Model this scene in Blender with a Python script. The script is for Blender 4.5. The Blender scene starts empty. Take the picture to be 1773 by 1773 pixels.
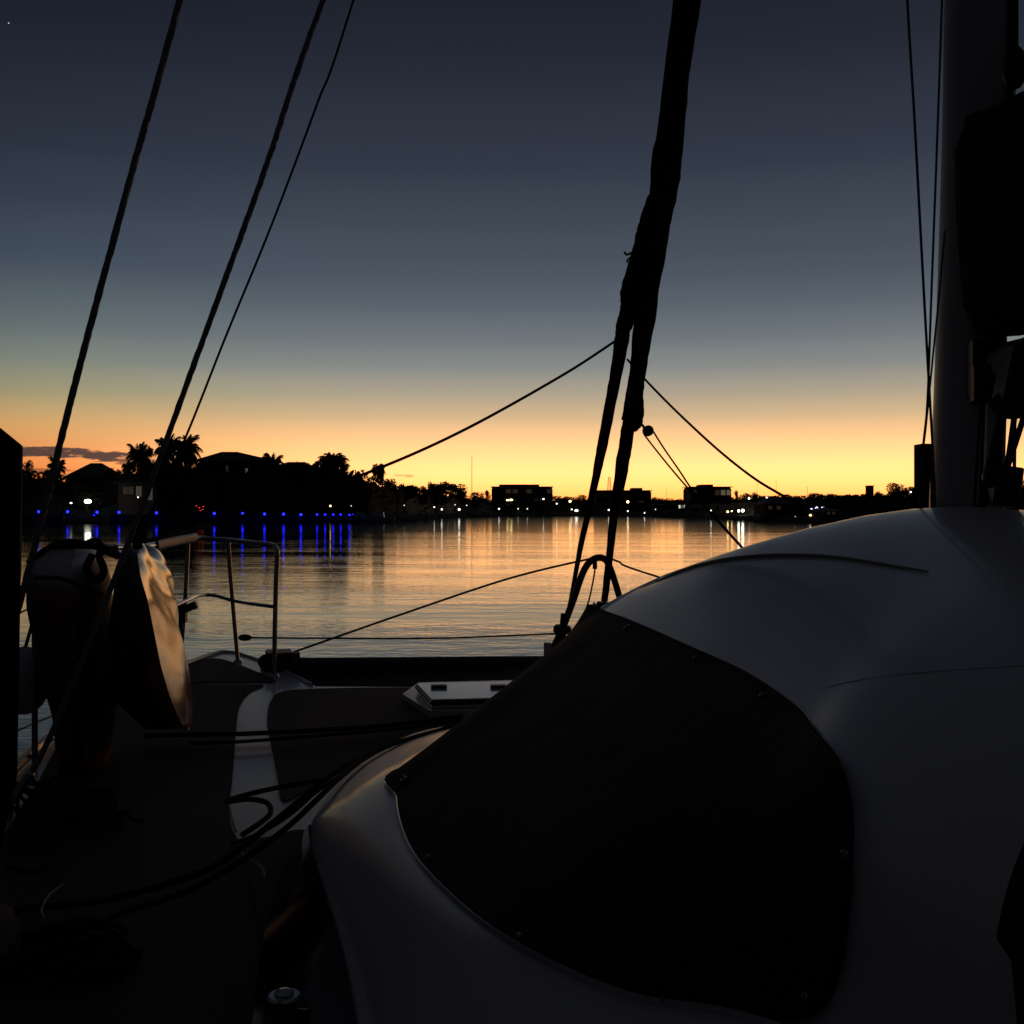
import bpy, bmesh, math, random
from mathutils import Vector, Matrix
from mathutils.bvhtree import BVHTree
from mathutils.geometry import tessellate_polygon
R = math.radians
rnd = random.Random(7)
S = bpy.context.scene
COL = S.collection
CAMZ = 2.55          # eye height above the water
F = 1950.0           # focal length of the photograph in its own pixels
HX, HY = 886.5, 880.0

# ------------------------------------------------------------------ camera, sky, exposure
cam = bpy.data.cameras.new("camera")
cam.sensor_width = 36.0
cam.lens = 36.0 * F / 1773.0
cam.shift_y = -6.5 / 1773.0
cam.clip_start = 0.05
cam.clip_end = 20000
camo = bpy.data.objects.new("camera", cam)
COL.objects.link(camo)
camo.location = (0, 0, CAMZ)
camo.rotation_euler = (R(90), 0, 0)
S.camera = camo
S.view_settings.view_transform = 'Standard'
S.view_settings.look = 'None'
S.view_settings.exposure = 0.0
S.view_settings.gamma = 1.0
try:
    S.cycles.max_bounces = 6
    S.cycles.sample_clamp_indirect = 6.0
    S.cycles.use_denoising = True
except Exception:
    pass


def lin(c, k=1.0):
    o = []
    for v in c:
        v = v / 255.0
        o.append((v / 12.92 if v <= .04045 else ((v + .055) / 1.055) ** 2.4) * k)
    return tuple(o) + (1.0,)


class NT:
    """tiny node helper"""
    def __init__(s, tree):
        s.t = tree
        s.n = tree.nodes
        s.l = tree.links

    def put(s, sock, v):
        if hasattr(v, 'is_linked') or isinstance(v, bpy.types.NodeSocket):
            s.l.new(v, sock)
        else:
            sock.default_value = v

    def m(s, op, a, b=0.0, c=None, clamp=False):
        n = s.n.new('ShaderNodeMath')
        n.operation = op
        n.use_clamp = clamp
        s.put(n.inputs[0], a)
        s.put(n.inputs[1], b)
        if c is not None:
            s.put(n.inputs[2], c)
        return n.outputs[0]

    def smooth(s, v, a, b):
        n = s.n.new('ShaderNodeMapRange')
        n.interpolation_type = 'SMOOTHSTEP'
        s.put(n.inputs[0], v)
        n.inputs[1].default_value = a
        n.inputs[2].default_value = b
        return n.outputs[0]

    def mix(s, f, a, b):
        n = s.n.new('ShaderNodeMix')
        n.data_type = 'RGBA'
        s.put(n.inputs[0], f)
        s.put(n.inputs[6], a)
        s.put(n.inputs[7], b)
        return n.outputs[2]

    def noise(s, vec, scale, detail=3.0, rough=.5):
        n = s.n.new('ShaderNodeTexNoise')
        if vec is not None:
            s.l.new(vec, n.inputs['Vector'])
        n.inputs['Scale'].default_value = scale
        n.inputs['Detail'].default_value = detail
        n.inputs['Roughness'].default_value = rough
        return n.outputs['Fac']

    def mapping(s, vec, scale, loc=(0, 0, 0), rot=(0, 0, 0)):
        n = s.n.new('ShaderNodeMapping')
        s.l.new(vec, n.inputs[0])
        n.inputs['Scale'].default_value = scale
        n.inputs['Location'].default_value = loc
        n.inputs['Rotation'].default_value = rot
        return n.outputs[0]

    def ramp(s, v, stops):
        n = s.n.new('ShaderNodeValToRGB')
        s.put(n.inputs[0], v)
        n.color_ramp.interpolation = 'CARDINAL'
        e = n.color_ramp.elements
        while len(e) > 1:
            e.remove(e[-1])
        e[0].position = stops[0][0]
        e[0].color = stops[0][1]
        for p, c in stops[1:]:
            q = e.new(p)
            q.color = c
        return n.outputs[0]


def el(y):
    return math.sin(math.atan((HY - y) / F))


world = bpy.data.worlds.new("World")
S.world = world
world.use_nodes = True
w = NT(world.node_tree)
w.n.clear()
geo = w.n.new('ShaderNodeTexCoord').outputs['Generated']
sx = w.n.new('ShaderNodeSeparateXYZ')
w.l.new(geo, sx.inputs[0])
dx, dy, dz = sx.outputs
zz = w.m('MAXIMUM', dz, 0.0)
hyp = w.m('SQRT', w.m('ADD', w.m('MULTIPLY', dx, dx), w.m('MULTIPLY', dy, dy)))
hyp = w.m('MAXIMUM', hyp, 1e-4)
GA = R(8.5)
g = w.m('DIVIDE', w.m('ADD', w.m('MULTIPLY', dx, math.sin(GA)), w.m('MULTIPLY', dy, math.cos(GA))), hyp)
def bright(r, g_, b_):
    return (r * .5, g_ * .5, b_ * .5, 1.0)


# the glow is brighter than the film can hold, so its radiance goes past 1 in red
centre = w.ramp(zz, [(el(880), bright(1.55, .50, .11)), (el(855), bright(2.1, .72, .18)), (el(825), bright(2.15, .90, .28)),
                     (el(795), bright(1.85, .83, .31)), (el(762), bright(1.22, .66, .29))] +
                [(el(y), lin(c, .5)) for y, c in [
                    (730, (228, 189, 142)), (697, (190, 170, 141)), (650, (149, 147, 139)),
                    (600, (119, 125, 128)), (550, (99, 107, 115)), (500, (83, 92, 103)), (450, (74, 82, 94)), (400, (67, 75, 87)), (300, (53, 60, 73)), (150, (41, 46, 58)), (0, (31, 35, 46))]] +
                [(1.0, lin((28, 29, 33), .5))])
side = w.ramp(zz, [(el(y), lin(c, .5)) for y, c in [
    (880, (200, 78, 32)), (850, (222, 104, 50)), (812, (242, 142, 76)), (775, (230, 157, 94)),
    (740, (213, 166, 108)), (700, (171, 156, 118)), (650, (134, 138, 122)), (600, (107, 117, 116)),
    (500, (75, 86, 97)), (400, (58, 67, 81)), (300, (45, 52, 65)), (0, (25, 28, 39))]] + [(1.0, lin((28, 29, 33), .5))])
back = w.ramp(zz, [(0.0, lin((12, 12, 14), .5)), (.1, lin((14, 14, 18), .5)), (.4, lin((19, 20, 26), .5)),
                   (1.0, lin((28, 29, 33), .5))])
t1 = w.smooth(g, .84, .99)
t2 = w.smooth(g, .68, .87)
sky = w.mix(t1, side, centre)
sky = w.mix(t2, back, sky)
# low bank of cloud, in sky directions
az = w.m('DIVIDE', dx, w.m('MAXIMUM', dy, .05))
elv = w.m('DIVIDE', dz, w.m('MAXIMUM', dy, .05))
cv = w.n.new('ShaderNodeCombineXYZ')
w.l.new(az, cv.inputs[0])
w.l.new(elv, cv.inputs[1])
cn = w.noise(w.mapping(cv.outputs[0], (34, 210, 1), (3.1, 1.7, 0)), 1.0, 8, .68)


def px(v):
    return (v - HX) / F


def pyv(v):
    return (HY - v) / F


def cloud(cx, cy, rx, ry, amp=1.0):
    a = w.m('DIVIDE', w.m('SUBTRACT', az, px(cx)), rx / F)
    b = w.m('DIVIDE', w.m('SUBTRACT', elv, pyv(cy)), ry / F)
    d = w.m('ADD', w.m('MULTIPLY', a, a), w.m('MULTIPLY', b, b))
    v = w.m('SUBTRACT', w.m('ADD', w.m('MULTIPLY', w.m('SUBTRACT', cn, .5), 5.0), .95), d)
    return w.m('MULTIPLY', w.smooth(v, -.1, .55), amp)


cm = cloud(95, 783, 95, 9)
for a in [(190, 789, 62, 11), (240, 800, 40, 9, .8), (60, 779, 60, 7), (70, 815, 60, 5, .6), (688, 823, 14, 3, .35),
          (708, 824, 8, 3, .45)]:
    cm = w.m('MAXIMUM', cm, cloud(*a))
hz = w.noise(w.mapping(cv.outputs[0], (2.2, 16, 1), (1, 4, 0)), 1.0, 5, .6)
sc_ = w.n.new('ShaderNodeVectorMath')
sc_.operation = 'SCALE'
w.l.new(sky, sc_.inputs[0])
w.l.new(w.m('ADD', .95, w.m('MULTIPLY', hz, .10)), sc_.inputs['Scale'])
sky = sc_.outputs[0]
cm = w.m('MULTIPLY', cm, w.smooth(dy, .05, .3))
sky = w.mix(w.m('MULTIPLY', cm, .93), sky, lin((62, 54, 58), .5))
# one evening star
sd = w.m('ADD', w.m('POWER', w.m('SUBTRACT', az, px(15)), 2.0), w.m('POWER', w.m('SUBTRACT', elv, pyv(40)), 2.0))
star = w.m('MULTIPLY', w.m('LESS_THAN', sd, (1.1 / F) ** 2), w.m('GREATER_THAN', dy, .3))
sky = w.mix(star, sky, (.35, .35, .33, 1))
bg = w.n.new('ShaderNodeBackground')
w.l.new(sky, bg.inputs[0])
bg.inputs[1].default_value = 2.0
wo = w.n.new('ShaderNodeOutputWorld')
w.l.new(bg.outputs[0], wo.inputs[0])


# ------------------------------------------------------------------ helpers
def W(x, y, d):
    """a point d metres ahead that lies on the given direction"""
    return Vector(((x - HX) / F * d, d, CAMZ - (y - HY) / F * d))


def Z(x, y, z):
    """the point at height z on the given direction"""
    return W(x, y, (CAMZ - z) * F / (y - HY))


def B(s, l, z=0.0):
    """boat coordinates: s forward along the keel, l to port of the centreline"""
    return Vector((2.6 - .243 * s - .97 * l, .97 * s - .243 * l, z))


MATS = {}


def mat(name, col, rough=.5, metal=0.0, emit=None, estr=0.0, var=.12, nscale=8.0, bump=0.0, bscale=60.0, spec=.5, coat=0.0):
    if name in MATS:
        return MATS[name]
    m = bpy.data.materials.new(name)
    m.use_nodes = True
    t = NT(m.node_tree)
    p = t.n['Principled BSDF']
    tc = t.n.new('ShaderNodeTexCoord').outputs['Object']
    n = t.noise(tc, nscale, 4, .6)
    c = tuple(col[:3]) + (1,)
    lo = tuple(v * (1 - var) for v in c[:3]) + (1,)
    hi = tuple(min(1, v * (1 + var)) for v in c[:3]) + (1,)
    t.l.new(t.mix(n, lo, hi), p.inputs['Base Color'])
    p.inputs['Metallic'].default_value = metal
    p.inputs['Specular IOR Level'].default_value = spec
    t.put(p.inputs['Roughness'], t.m('ADD', t.m('MULTIPLY', t.m('SUBTRACT', n, .5), .25 * rough), rough, clamp=True))
    p.inputs['Coat Weight'].default_value = coat
    p.inputs['Coat Roughness'].default_value = .08
    if bump:
        b = t.n.new('ShaderNodeBump')
        b.inputs['Strength'].default_value = bump
        b.inputs['Distance'].default_value = .01
        t.l.new(t.noise(tc, bscale, 3, .6), b.inputs['Height'])
        t.l.new(b.outputs[0], p.inputs['Normal'])
    if emit:
        p.inputs['Emission Color'].default_value = tuple(emit[:3]) + (1,)
        p.inputs['Emission Strength'].default_value = estr
    MATS[name] = m
    return m


def lamp_mat(name, col, s):
    return mat(name, (.1, .1, .1), .5, emit=col, estr=s)


GEL = mat('gelcoat', (.72, .72, .70), .36, var=.06, nscale=5, coat=.25, bump=.08, bscale=90)
GELG = mat('gloss_gelcoat', (.66, .66, .64), .16, var=.05, nscale=3, coat=.5)
DIRTY = mat('grey_plastic', (.3, .3, .3), .5)
NONSLIP = mat('nonslip_paint', (.085, .088, .095), .8, bump=.5, bscale=260, spec=.2)
CANVAS = mat('black_canvas', (.012, .012, .013), .78, var=.3, nscale=5, bump=.4, bscale=18, spec=.18)
TRIMC = mat('canvas_binding', (.006, .006, .007), .6, spec=.3)
SMOKED = mat('smoked_acrylic', (.006, .006, .007), .07, var=.1, spec=.6)
STEEL = mat('stainless_steel', (.55, .55, .56), .2, metal=1.0)
ALU = mat('mast_paint', (.6, .59, .57), .38, var=.06, nscale=2)
BLACK = mat('black_plastic', (.012, .012, .012), .45)
ROPE = mat('dark_rope', (.025, .025, .028), .85, bump=1.0, bscale=140, spec=.2)
PALEROPE = mat('pale_rope', (.75, .73, .68), .8, bump=1.0, bscale=140, spec=.2)
WIRE = mat('rigging_wire', (.18, .18, .19), .45, metal=.8)
SLEEVE = mat('shroud_sleeve', (.30, .30, .29), .55, var=.3, nscale=12)
SAILC = mat('sail_cover_cloth', (.012, .013, .018), .8, var=.3, nscale=6, bump=.6, bscale=14, spec=.2)
NET = mat('trampoline_mesh', (.012, .012, .012), .9, bump=.6, bscale=120)
BEAMM = mat('beam_paint', (.03, .03, .03), .45)


def obj(name, verts, faces, m, parent=None, smooth=True, auto=None):
    me = bpy.data.meshes.new(name)
    me.from_pydata([tuple(v) for v in verts], [], faces)
    me.validate(clean_customdata=False)
    if isinstance(m, (list, tuple)):
        for k in m:
            me.materials.append(k)
    else:
        me.materials.append(m)
    if smooth:
        me.polygons.foreach_set('use_smooth', [True] * len(me.polygons))
        if auto:
            try:
                me.set_sharp_from_angle(angle=R(auto))
            except Exception:
                pass
    me.update()
    o = bpy.data.objects.new(name, me)
    COL.objects.link(o)
    if parent:
        o.parent = parent
        o.matrix_parent_inverse = Matrix.Translation(parent.location).inverted()
    return o


def tag(o, label=None, cat=None, group=None, kind=None):
    if label:
        o['label'] = label
    if cat:
        o['category'] = cat
    if group:
        o['group'] = group
    if kind:
        o['kind'] = kind
    return o


def empty(name, loc, label, cat, group=None):
    o = bpy.data.objects.new(name, None)
    o.empty_display_size = .2
    COL.objects.link(o)
    o.location = loc
    return tag(o, label, cat, group)


class MB:
    def __init__(s):
        s.v = []
        s.f = []

    def add(s, vs, fs):
        o = len(s.v)
        s.v += [Vector(v) for v in vs]
        s.f += [tuple(i + o for i in f) for f in fs]
        return s

    def box(s, c, sz, M=None):
        M = M or Matrix.Identity(3)
        hx, hy, hz = sz[0] / 2, sz[1] / 2, sz[2] / 2
        b = min(hx, hy, hz) * .12
        vs = []
        # bevelled box: 24 vertices
        for sxn in (-1, 1):
            for syn in (-1, 1):
                for szn in (-1, 1):
                    for ax in range(3):
                        p = [sxn * (hx - b), syn * (hy - b), szn * (hz - b)]
                        p[ax] += b * (sxn, syn, szn)[ax]
                        vs.append(Vector(c) + M @ Vector(p))
        bm = bmesh.new()
        for v in vs:
            bm.verts.new(v)
        r = bmesh.ops.convex_hull(bm, input=bm.verts)
        bm.verts.index_update()
        s.add([v.co.copy() for v in bm.verts], [[v.index for v in f.verts] for f in bm.faces])
        bm.free()
        return s

    def ring(s, pts, rad, n=10, cap=True, flat=1.0, up=None, wob=0.0):
        """tube through pts; rad float or list"""
        pts = [Vector(p) for p in pts]
        N = len(pts)
        if not isinstance(rad, (list, tuple)):
            rad = [rad] * N
        vs, fs = [], []
        tan0 = (pts[1] - pts[0]).normalized()
        u = up or (Vector((0, 0, 1)) if abs(tan0.z) < .9 else Vector((1, 0, 0)))
        u = (Vector(u) - tan0 * Vector(u).dot(tan0)).normalized()
        for i, p in enumerate(pts):
            t = (pts[min(i + 1, N - 1)] - pts[max(i - 1, 0)])
            if t.length < 1e-9:
                t = tan0
            t.normalize()
            u = (u - t * u.dot(t)).normalized()
            v = t.cross(u)
            for k in range(n):
                a = 2 * math.pi * k / n
                r = rad[i] * (1 + (rnd.uniform(-wob, wob) if wob else 0))
                vs.append(p + u * math.cos(a) * r + v * math.sin(a) * r * flat)
        for i in range(N - 1):
            for k in range(n):
                a, b = i * n + k, i * n + (k + 1) % n
                fs.append((a, b, b + n, a + n))
        if cap:
            fs.append(tuple(range(n))[::-1])
            fs.append(tuple((N - 1) * n + k for k in range(n)))
        return s.add(vs, fs)

    def ball(s, c, r, n=12, sc=(1, 1, 1), M=None):
        M = M or Matrix.Identity(3)
        vs, fs = [], []
        m = n // 2
        for i in range(m + 1):
            th = math.pi * i / m
            for k in range(n):
                a = 2 * math.pi * k / n
                vs.append(Vector(c) + M @ Vector((r * sc[0] * math.sin(th) * math.cos(a), r * sc[1] * math.sin(th) * math.sin(a), r * sc[2] * math.cos(th))))
        for i in range(m):
            for k in range(n):
                fs.append((i * n + k, (i + 1) * n + k, (i + 1) * n + (k + 1) % n, i * n + (k + 1) % n))
        return s.add(vs, fs)

    def disc(s, a, b, r, n=20):
        return s.ring([a, b], r, n)

    def build(s, name, m, parent=None, smooth=True, auto=40):
        return obj(name, s.v, s.f, m, parent, smooth, auto)


def cr(pts, n=8):
    """Catmull-Rom through pts, n samples per span"""
    P = [Vector(p) for p in pts]
    out = []
    for i in range(len(P) - 1):
        p0 = P[i - 1] if i else P[0] * 2 - P[1]
        p1, p2 = P[i], P[i + 1]
        p3 = P[i + 2] if i + 2 < len(P) else P[-1] * 2 - P[-2]
        for k in range(n):
            t = k / n
            out.append(.5 * ((2 * p1) + (p2 - p0) * t + (2 * p0 - 5 * p1 + 4 * p2 - p3) * t * t + (3 * p1 - p0 - 3 * p2 + p3) * t ** 3))
    out.append(P[-1])
    return out


def rail_at(P, u):
    """Catmull-Rom through the list P at real parameter u"""
    n = len(P) - 1
    u = min(max(u, 0), n - 1e-6)
    i = int(u)
    t = u - i
    p0 = P[i - 1] if i else P[0] * 2 - P[1]
    p1, p2 = P[i], P[i + 1]
    p3 = P[i + 2] if i + 2 <= n else P[-1] * 2 - P[-2]
    return .5 * ((2 * p1) + (p2 - p0) * t + (2 * p0 - 5 * p1 + 4 * p2 - p3) * t * t + (3 * p1 - p0 - 3 * p2 + p3) * t ** 3)


def tube(name, pts, rad, m, parent=None, n=8, k=8, smooth_path=True, **kw):
    p = cr(pts, k) if smooth_path and len(pts) > 2 else [Vector(q) for q in pts]
    if isinstance(rad, (list, tuple)):
        R1 = [Vector((r, 0, 0)) for r in rad]
        rad = [v.x for v in (cr(R1, k) if smooth_path and len(pts) > 2 else R1)]
    return MB().ring(p, rad, n, **kw).build(name, m, parent)


def polyslab(name, pts, z0, z1, m, parent=None, round_k=0, auto=30):
    """closed plan outline extruded from z0 up to z1 (pts may carry their own z which is ignored)"""
    p = [Vector((q[0], q[1], 0)) for q in pts]
    n = len(p)
    tris = tessellate_polygon([p])
    vs = [(q.x, q.y, z1) for q in p] + [(q.x, q.y, z0) for q in p]
    area = sum(p[i].x * p[(i + 1) % n].y - p[(i + 1) % n].x * p[i].y for i in range(n))
    fs = []
    for t in tris:
        a, b, c = [p[i] for i in t]
        cc = (b - a).cross(c - a).z
        t = tuple(t) if cc > 0 else tuple(t)[::-1]
        fs.append(t)
        fs.append(tuple(i + n for i in t[::-1]))
    for i in range(n):
        j = (i + 1) % n
        fs.append((i, i + n, j + n, j) if area > 0 else (i, j, j + n, i + n))
    return obj(name, vs, fs, m, parent, True, auto)


def closed(pts, k=6):
    P = [Vector(p) for p in pts]
    n = len(P)
    out = []
    for i in range(n):
        p0, p1, p2, p3 = P[i - 1], P[i], P[(i + 1) % n], P[(i + 2) % n]
        for j in range(k):
            t = j / k
            out.append(.5 * ((2 * p1) + (p2 - p0) * t + (2 * p0 - 5 * p1 + 4 * p2 - p3) * t * t + (3 * p1 - p0 - 3 * p2 + p3) * t ** 3))
    return out


# ------------------------------------------------------------------ water
wm = bpy.data.materials.new('harbour_water')
wm.use_nodes = True
t = NT(wm.node_tree)
p = t.n['Principled BSDF']
p.inputs['Base Color'].default_value = (.006, .009, .010, 1)
p.inputs['IOR'].default_value = 1.333
tc = t.n.new('ShaderNodeTexCoord').outputs['Object']
sp = t.n.new('ShaderNodeSeparateXYZ')
t.l.new(tc, sp.inputs[0])
wx, wy = sp.outputs[0], sp.outputs[1]
big = t.noise(t.mapping(tc, (.012, .05, 1)), 1.0, 3, .55)
edge = t.m('ADD', wy, t.m('MULTIPLY', t.m('SUBTRACT', big, .5), 60))
calm = t.smooth(edge, 112, 128)
big2 = t.noise(t.mapping(tc, (.035, .16, 1), (5, 9, 0)), 1.0, 3, .6)
patch = t.smooth(big2, .22, .78)
t.l.new(t.m('ADD', .04, t.m('MULTIPLY', calm, .035)), p.inputs['Roughness'])
amp = t.m('MULTIPLY', t.m('ADD', .28, t.m('MULTIPLY', patch, 1.0)), t.m('SUBTRACT', 1.0, t.m('MULTIPLY', calm, .88)))
n1 = t.noise(t.mapping(tc, (.55, 1.0, 1), rot=(0, 0, .25)), 1.1, 3, .55)
n2 = t.noise(t.mapping(tc, (.6, 1.0, 1), (7, 2, 0), (0, 0, -.3)), 4.2, 3, .55)
n3 = t.noise(t.mapping(tc, (.5, 1.0, 1), (1, 2, 0), (0, 0, .1)), .33, 2, .5)
hgt = t.m('ADD', t.m('ADD', t.m('MULTIPLY', n1, .0155), t.m('MULTIPLY', n2, .0075)), t.m('MULTIPLY', n3, .011))
hgt = t.m('MULTIPLY', hgt, amp)
b = t.n.new('ShaderNodeBump')
b.inputs['Strength'].default_value = 1.0
b.inputs['Distance'].default_value = 1.0
t.l.new(hgt, b.inputs['Height'])
t.l.new(b.outputs[0], p.inputs['Normal'])
tag(obj('water', [(-6000, -3000, 0), (6000, -3000, 0), (6000, 9000, 0), (-6000, 9000, 0)], [(0, 1, 2, 3)], wm, smooth=False),
    'still harbour water', None, kind='structure')
bpy.data.objects['water'].pop('category', None)

# ------------------------------------------------------------------ banks
EARTH = mat('bank_earth', (.05, .045, .035), .95, var=.4, nscale=.3)
STONE = mat('sea_wall_stone', (.03, .028, .026), .9, var=.3, nscale=1.5, bump=.5, bscale=3)
LEAF = mat('dark_leaves', (.022, .034, .014), .7, var=.5, nscale=.8, spec=.3)
LEAF2 = mat('olive_leaves', (.03, .037, .015), .7, var=.5, nscale=.8, spec=.3)
FROND = mat('palm_fronds', (.026, .038, .015), .6, var=.4, nscale=1.0, spec=.35)
BARK = mat('tree_bark', (.06, .048, .035), .9, var=.3, nscale=3, bump=.6, bscale=8)

SHORE = [(-900, 185), (-60, 192), (120, 196), (400, 204), (560, 208), (640, 216), (700, 236), (760, 285), (815, 345), (870, 385),
         (1000, 378), (1120, 350), (1200, 300), (1300, 236), (1400, 198), (1500, 180), (1700, 160), (2700, 150)]


def shore_d(x):
    for (a, da), (c, dc) in zip(SHORE, SHORE[1:]):
        if a <= x <= c:
            return da + (dc - da) * (x - a) / (c - a)
    return 200


def G(x, off=0.0, z=1.0):
    d = shore_d(x) + off
    return Vector(((x - HX) / F * d, d, z))


pts = []
vs, fs = [], []
xs = [s[0] for s in SHORE]
for i, x in enumerate(xs):
    d = shore_d(x)
    for off, z in ((-2.2, -.6), (-.9, .35), (0, .95), (18, 1.15), (90, 1.7), (900, 3.0)):
        vs.append(Vector(((x - HX) / F * (d + off), d + off, z)))
for i in range(len(xs) - 1):
    for k in range(5):
        a = i * 6 + k
        fs.append((a, a + 6, a + 7, a + 1))
tag(obj('ground', vs, fs, EARTH), 'low river bank behind the water', kind='structure')
# sea wall on the left bank
sw = MB()
wallx = [-700, -300, 0, 100, 200, 300, 400, 500, 560, 612, 640]
for x0, x1 in zip(wallx, wallx[1:]):
    a, c = G(x0, -2.5, .35), G(x1, -2.5, .35)
    d = (c - a)
    M = Matrix.Rotation(math.atan2(d.y, d.x), 3, 'Z')
    sw.box((a + c) / 2 + Vector((0, 0, .25)), (d.length - .02, .5, 1.7), M)
tag(sw.build('sea_wall', STONE), 'long low stone sea wall under the blue lights', 'wall')


# ------------------------------------------------------------------ vegetation meshes
def leaf_cloud(mb, c, r, n, size, up=.3):
    for _ in range(n):
        while True:
            q = Vector((rnd.uniform(-1, 1), rnd.uniform(-1, 1), rnd.uniform(-1, 1)))
            if .25 < q.length < 1:
                break
        q = Vector((q.x * r[0], q.y * r[1], q.z * r[2])) + Vector(c)
        a = Vector((rnd.gauss(0, 1), rnd.gauss(0, 1), rnd.gauss(0, 1))).normalized()
        bb = a.cross(Vector((rnd.gauss(0, 1), rnd.gauss(0, 1), rnd.gauss(0, 1)))).normalized()
        s1, s2 = size * rnd.uniform(.6, 1.3), size * rnd.uniform(.35, .7)
        mb.add([q - a * s1, q + bb * s2, q + a * s1, q - bb * s2], [(0, 1, 2, 3)])


def make_tree_mesh(seed, form):
    """unit tree: height 1, about 1 wide"""
    global rnd
    keep = rnd
    rnd = random.Random(seed)
    tr, cr_ = MB(), MB()
    top = .62
    tr.ring([(0, 0, -.03), (.01, 0, .2), (.0, .01, .42), (.02, .0, top)], [.035, .026, .02, .008], 8)
    blobs = []
    nb = {'round': 11, 'wide': 14, 'tall': 9}[form]
    for k in range(nb):
        a = rnd.uniform(0, 2 * math.pi)
        if form == 'tall':
            z = rnd.uniform(.3, .9)
            rr = rnd.uniform(0, .16) * (1.15 - z)
            br = rnd.uniform(.13, .2)
        elif form == 'wide':
            z = rnd.uniform(.48, .84)
            rr = rnd.uniform(.1, .4)
            br = rnd.uniform(.12, .19)
        else:
            z = rnd.uniform(.36, .84)
            rr = rnd.uniform(.02, .3) * (1.25 - abs(z - .55) * 1.5)
            br = rnd.uniform(.13, .21)
        blobs.append((Vector((math.cos(a) * rr, math.sin(a) * rr, z)), br))
    for c, br in blobs:
        tr.ring([(0, 0, .3 + .15 * rnd.random()), c * .5 + Vector((0, 0, .2)), c], [.014, .009, .003], 5, cap=False)
        leaf_cloud(cr_, c, (br, br, br * .78), 210, .030)
    rnd = keep
    a = obj('trunk', tr.v, tr.f, BARK)
    bq = obj('crown', cr_.v, cr_.f, LEAF if seed % 2 else LEAF2, smooth=False)
    ma, mb_ = a.data, bq.data
    bpy.data.objects.remove(a)
    bpy.data.objects.remove(bq)
    return ma, mb_


def make_palm_mesh(seed, fronds, droop, flen):
    """unit palm: height 1 up to the crown's heart, fronds flen long"""
    r = random.Random(seed)
    tr, cw = MB(), MB()
    lean = r.uniform(-.05, .05)
    pts = [(lean * (i / 6) ** 2, .0, i / 6 - (.02 if i == 0 else 0)) for i in range(7)]
    tr.ring(pts, [.026, .02, .018, .017, .016, .018, .02], 8)
    heart = Vector(pts[-1])
    for k in range(fronds):
        a = 2 * math.pi * k / fronds + r.uniform(-.2, .2)
        e0 = r.uniform(-.25, 1.25)
        L = flen * r.uniform(.8, 1.1)
        d = Vector((math.cos(a), math.sin(a), 0))
        q = heart.copy()
        ang = e0
        prev = None
        nseg = 11
        side = Vector((-math.sin(a), math.cos(a), 0))
        for i in range(nseg + 1):
            tdir = d * math.cos(ang) + Vector((0, 0, math.sin(ang)))
            if prev is not None:
                wv = .006 * flen / .4
                cw.add([prev - side * wv, prev + side * wv, q + side * wv, q - side * wv], [(0, 1, 2, 3)])
                ll = flen * .34 * math.sin(math.pi * min(1, (i + .8) / (nseg + 1.6))) * r.uniform(.8, 1.1)
                for s in (-1, 1):
                    for j in (0, .5):
                        b0 = prev.lerp(q, j)
                        tip = b0 + side * s * ll * .75 + tdir * ll * .55 - Vector((0, 0, ll * r.uniform(.35, .7)))
                        wd = tdir * .016 * flen / .4
                        cw.add([b0 - wd, b0 + wd, tip], [(0, 1, 2)])
            prev = q.copy()
            q = q + tdir * (L / nseg)
            ang -= droop * (.5 + i / nseg) / nseg * 2
    a = obj('trunk', tr.v, tr.f, BARK)
    bq = obj('crown', cw.v, cw.f, FROND, smooth=False)
    ma, mb_ = a.data, bq.data
    bpy.data.objects.remove(a)
    bpy.data.objects.remove(bq)
    return ma, mb_


TREES = {'round': [make_tree_mesh(3, 'round'), make_tree_mesh(4, 'round'), make_tree_mesh(9, 'round')],
         'wide': [make_tree_mesh(5, 'wide'), make_tree_mesh(6, 'wide')],
         'tall': [make_tree_mesh(7, 'tall'), make_tree_mesh(8, 'tall')],
         'palm': [make_palm_mesh(1, 38, .85, .46), make_palm_mesh(2, 44, 1.0, .42), make_palm_mesh(3, 34, .75, .5)],
         'lowpalm': [make_palm_mesh(4, 34, 1.1, .95), make_palm_mesh(5, 36, 1.3, 1.0)]}
ntree = 0


def plant(kind, x, top, width, off, label, group):
    """a tree whose crown top shows at direction (x, top), crown width in the photo's pixels"""
    global ntree
    d = shore_d(x) + off
    base = G(x, off, 1.1)
    H = CAMZ - (top - HY) / F * d - base.z
    wd = width / F * d
    meshes = TREES[kind][ntree % len(TREES[kind])]
    ntree += 1
    nm = 'palm_tree' if 'palm' in kind else 'leafy_tree'
    e = empty(nm, base, label, 'palm tree' if 'palm' in kind else 'tree', group)
    if kind == 'palm':
        sc = (wd / .68, wd / .68, H / 1.2)
    elif kind == 'lowpalm':
        sc = (wd / 1.9, wd / 1.9, H / 1.62)
    elif kind == 'tall':
        sc = (wd / .55, wd / .55, H / 1.0)
    else:
        sc = (wd / .85, wd / .85, H / .97)
    rz = rnd.uniform(0, 6.28)
    for n_, me in zip(('trunk', 'crown'), meshes):
        o = bpy.data.objects.new(n_, me)
        COL.objects.link(o)
        o.parent = e
        o.scale = sc
        o.rotation_euler = (0, 0, rz)


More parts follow.
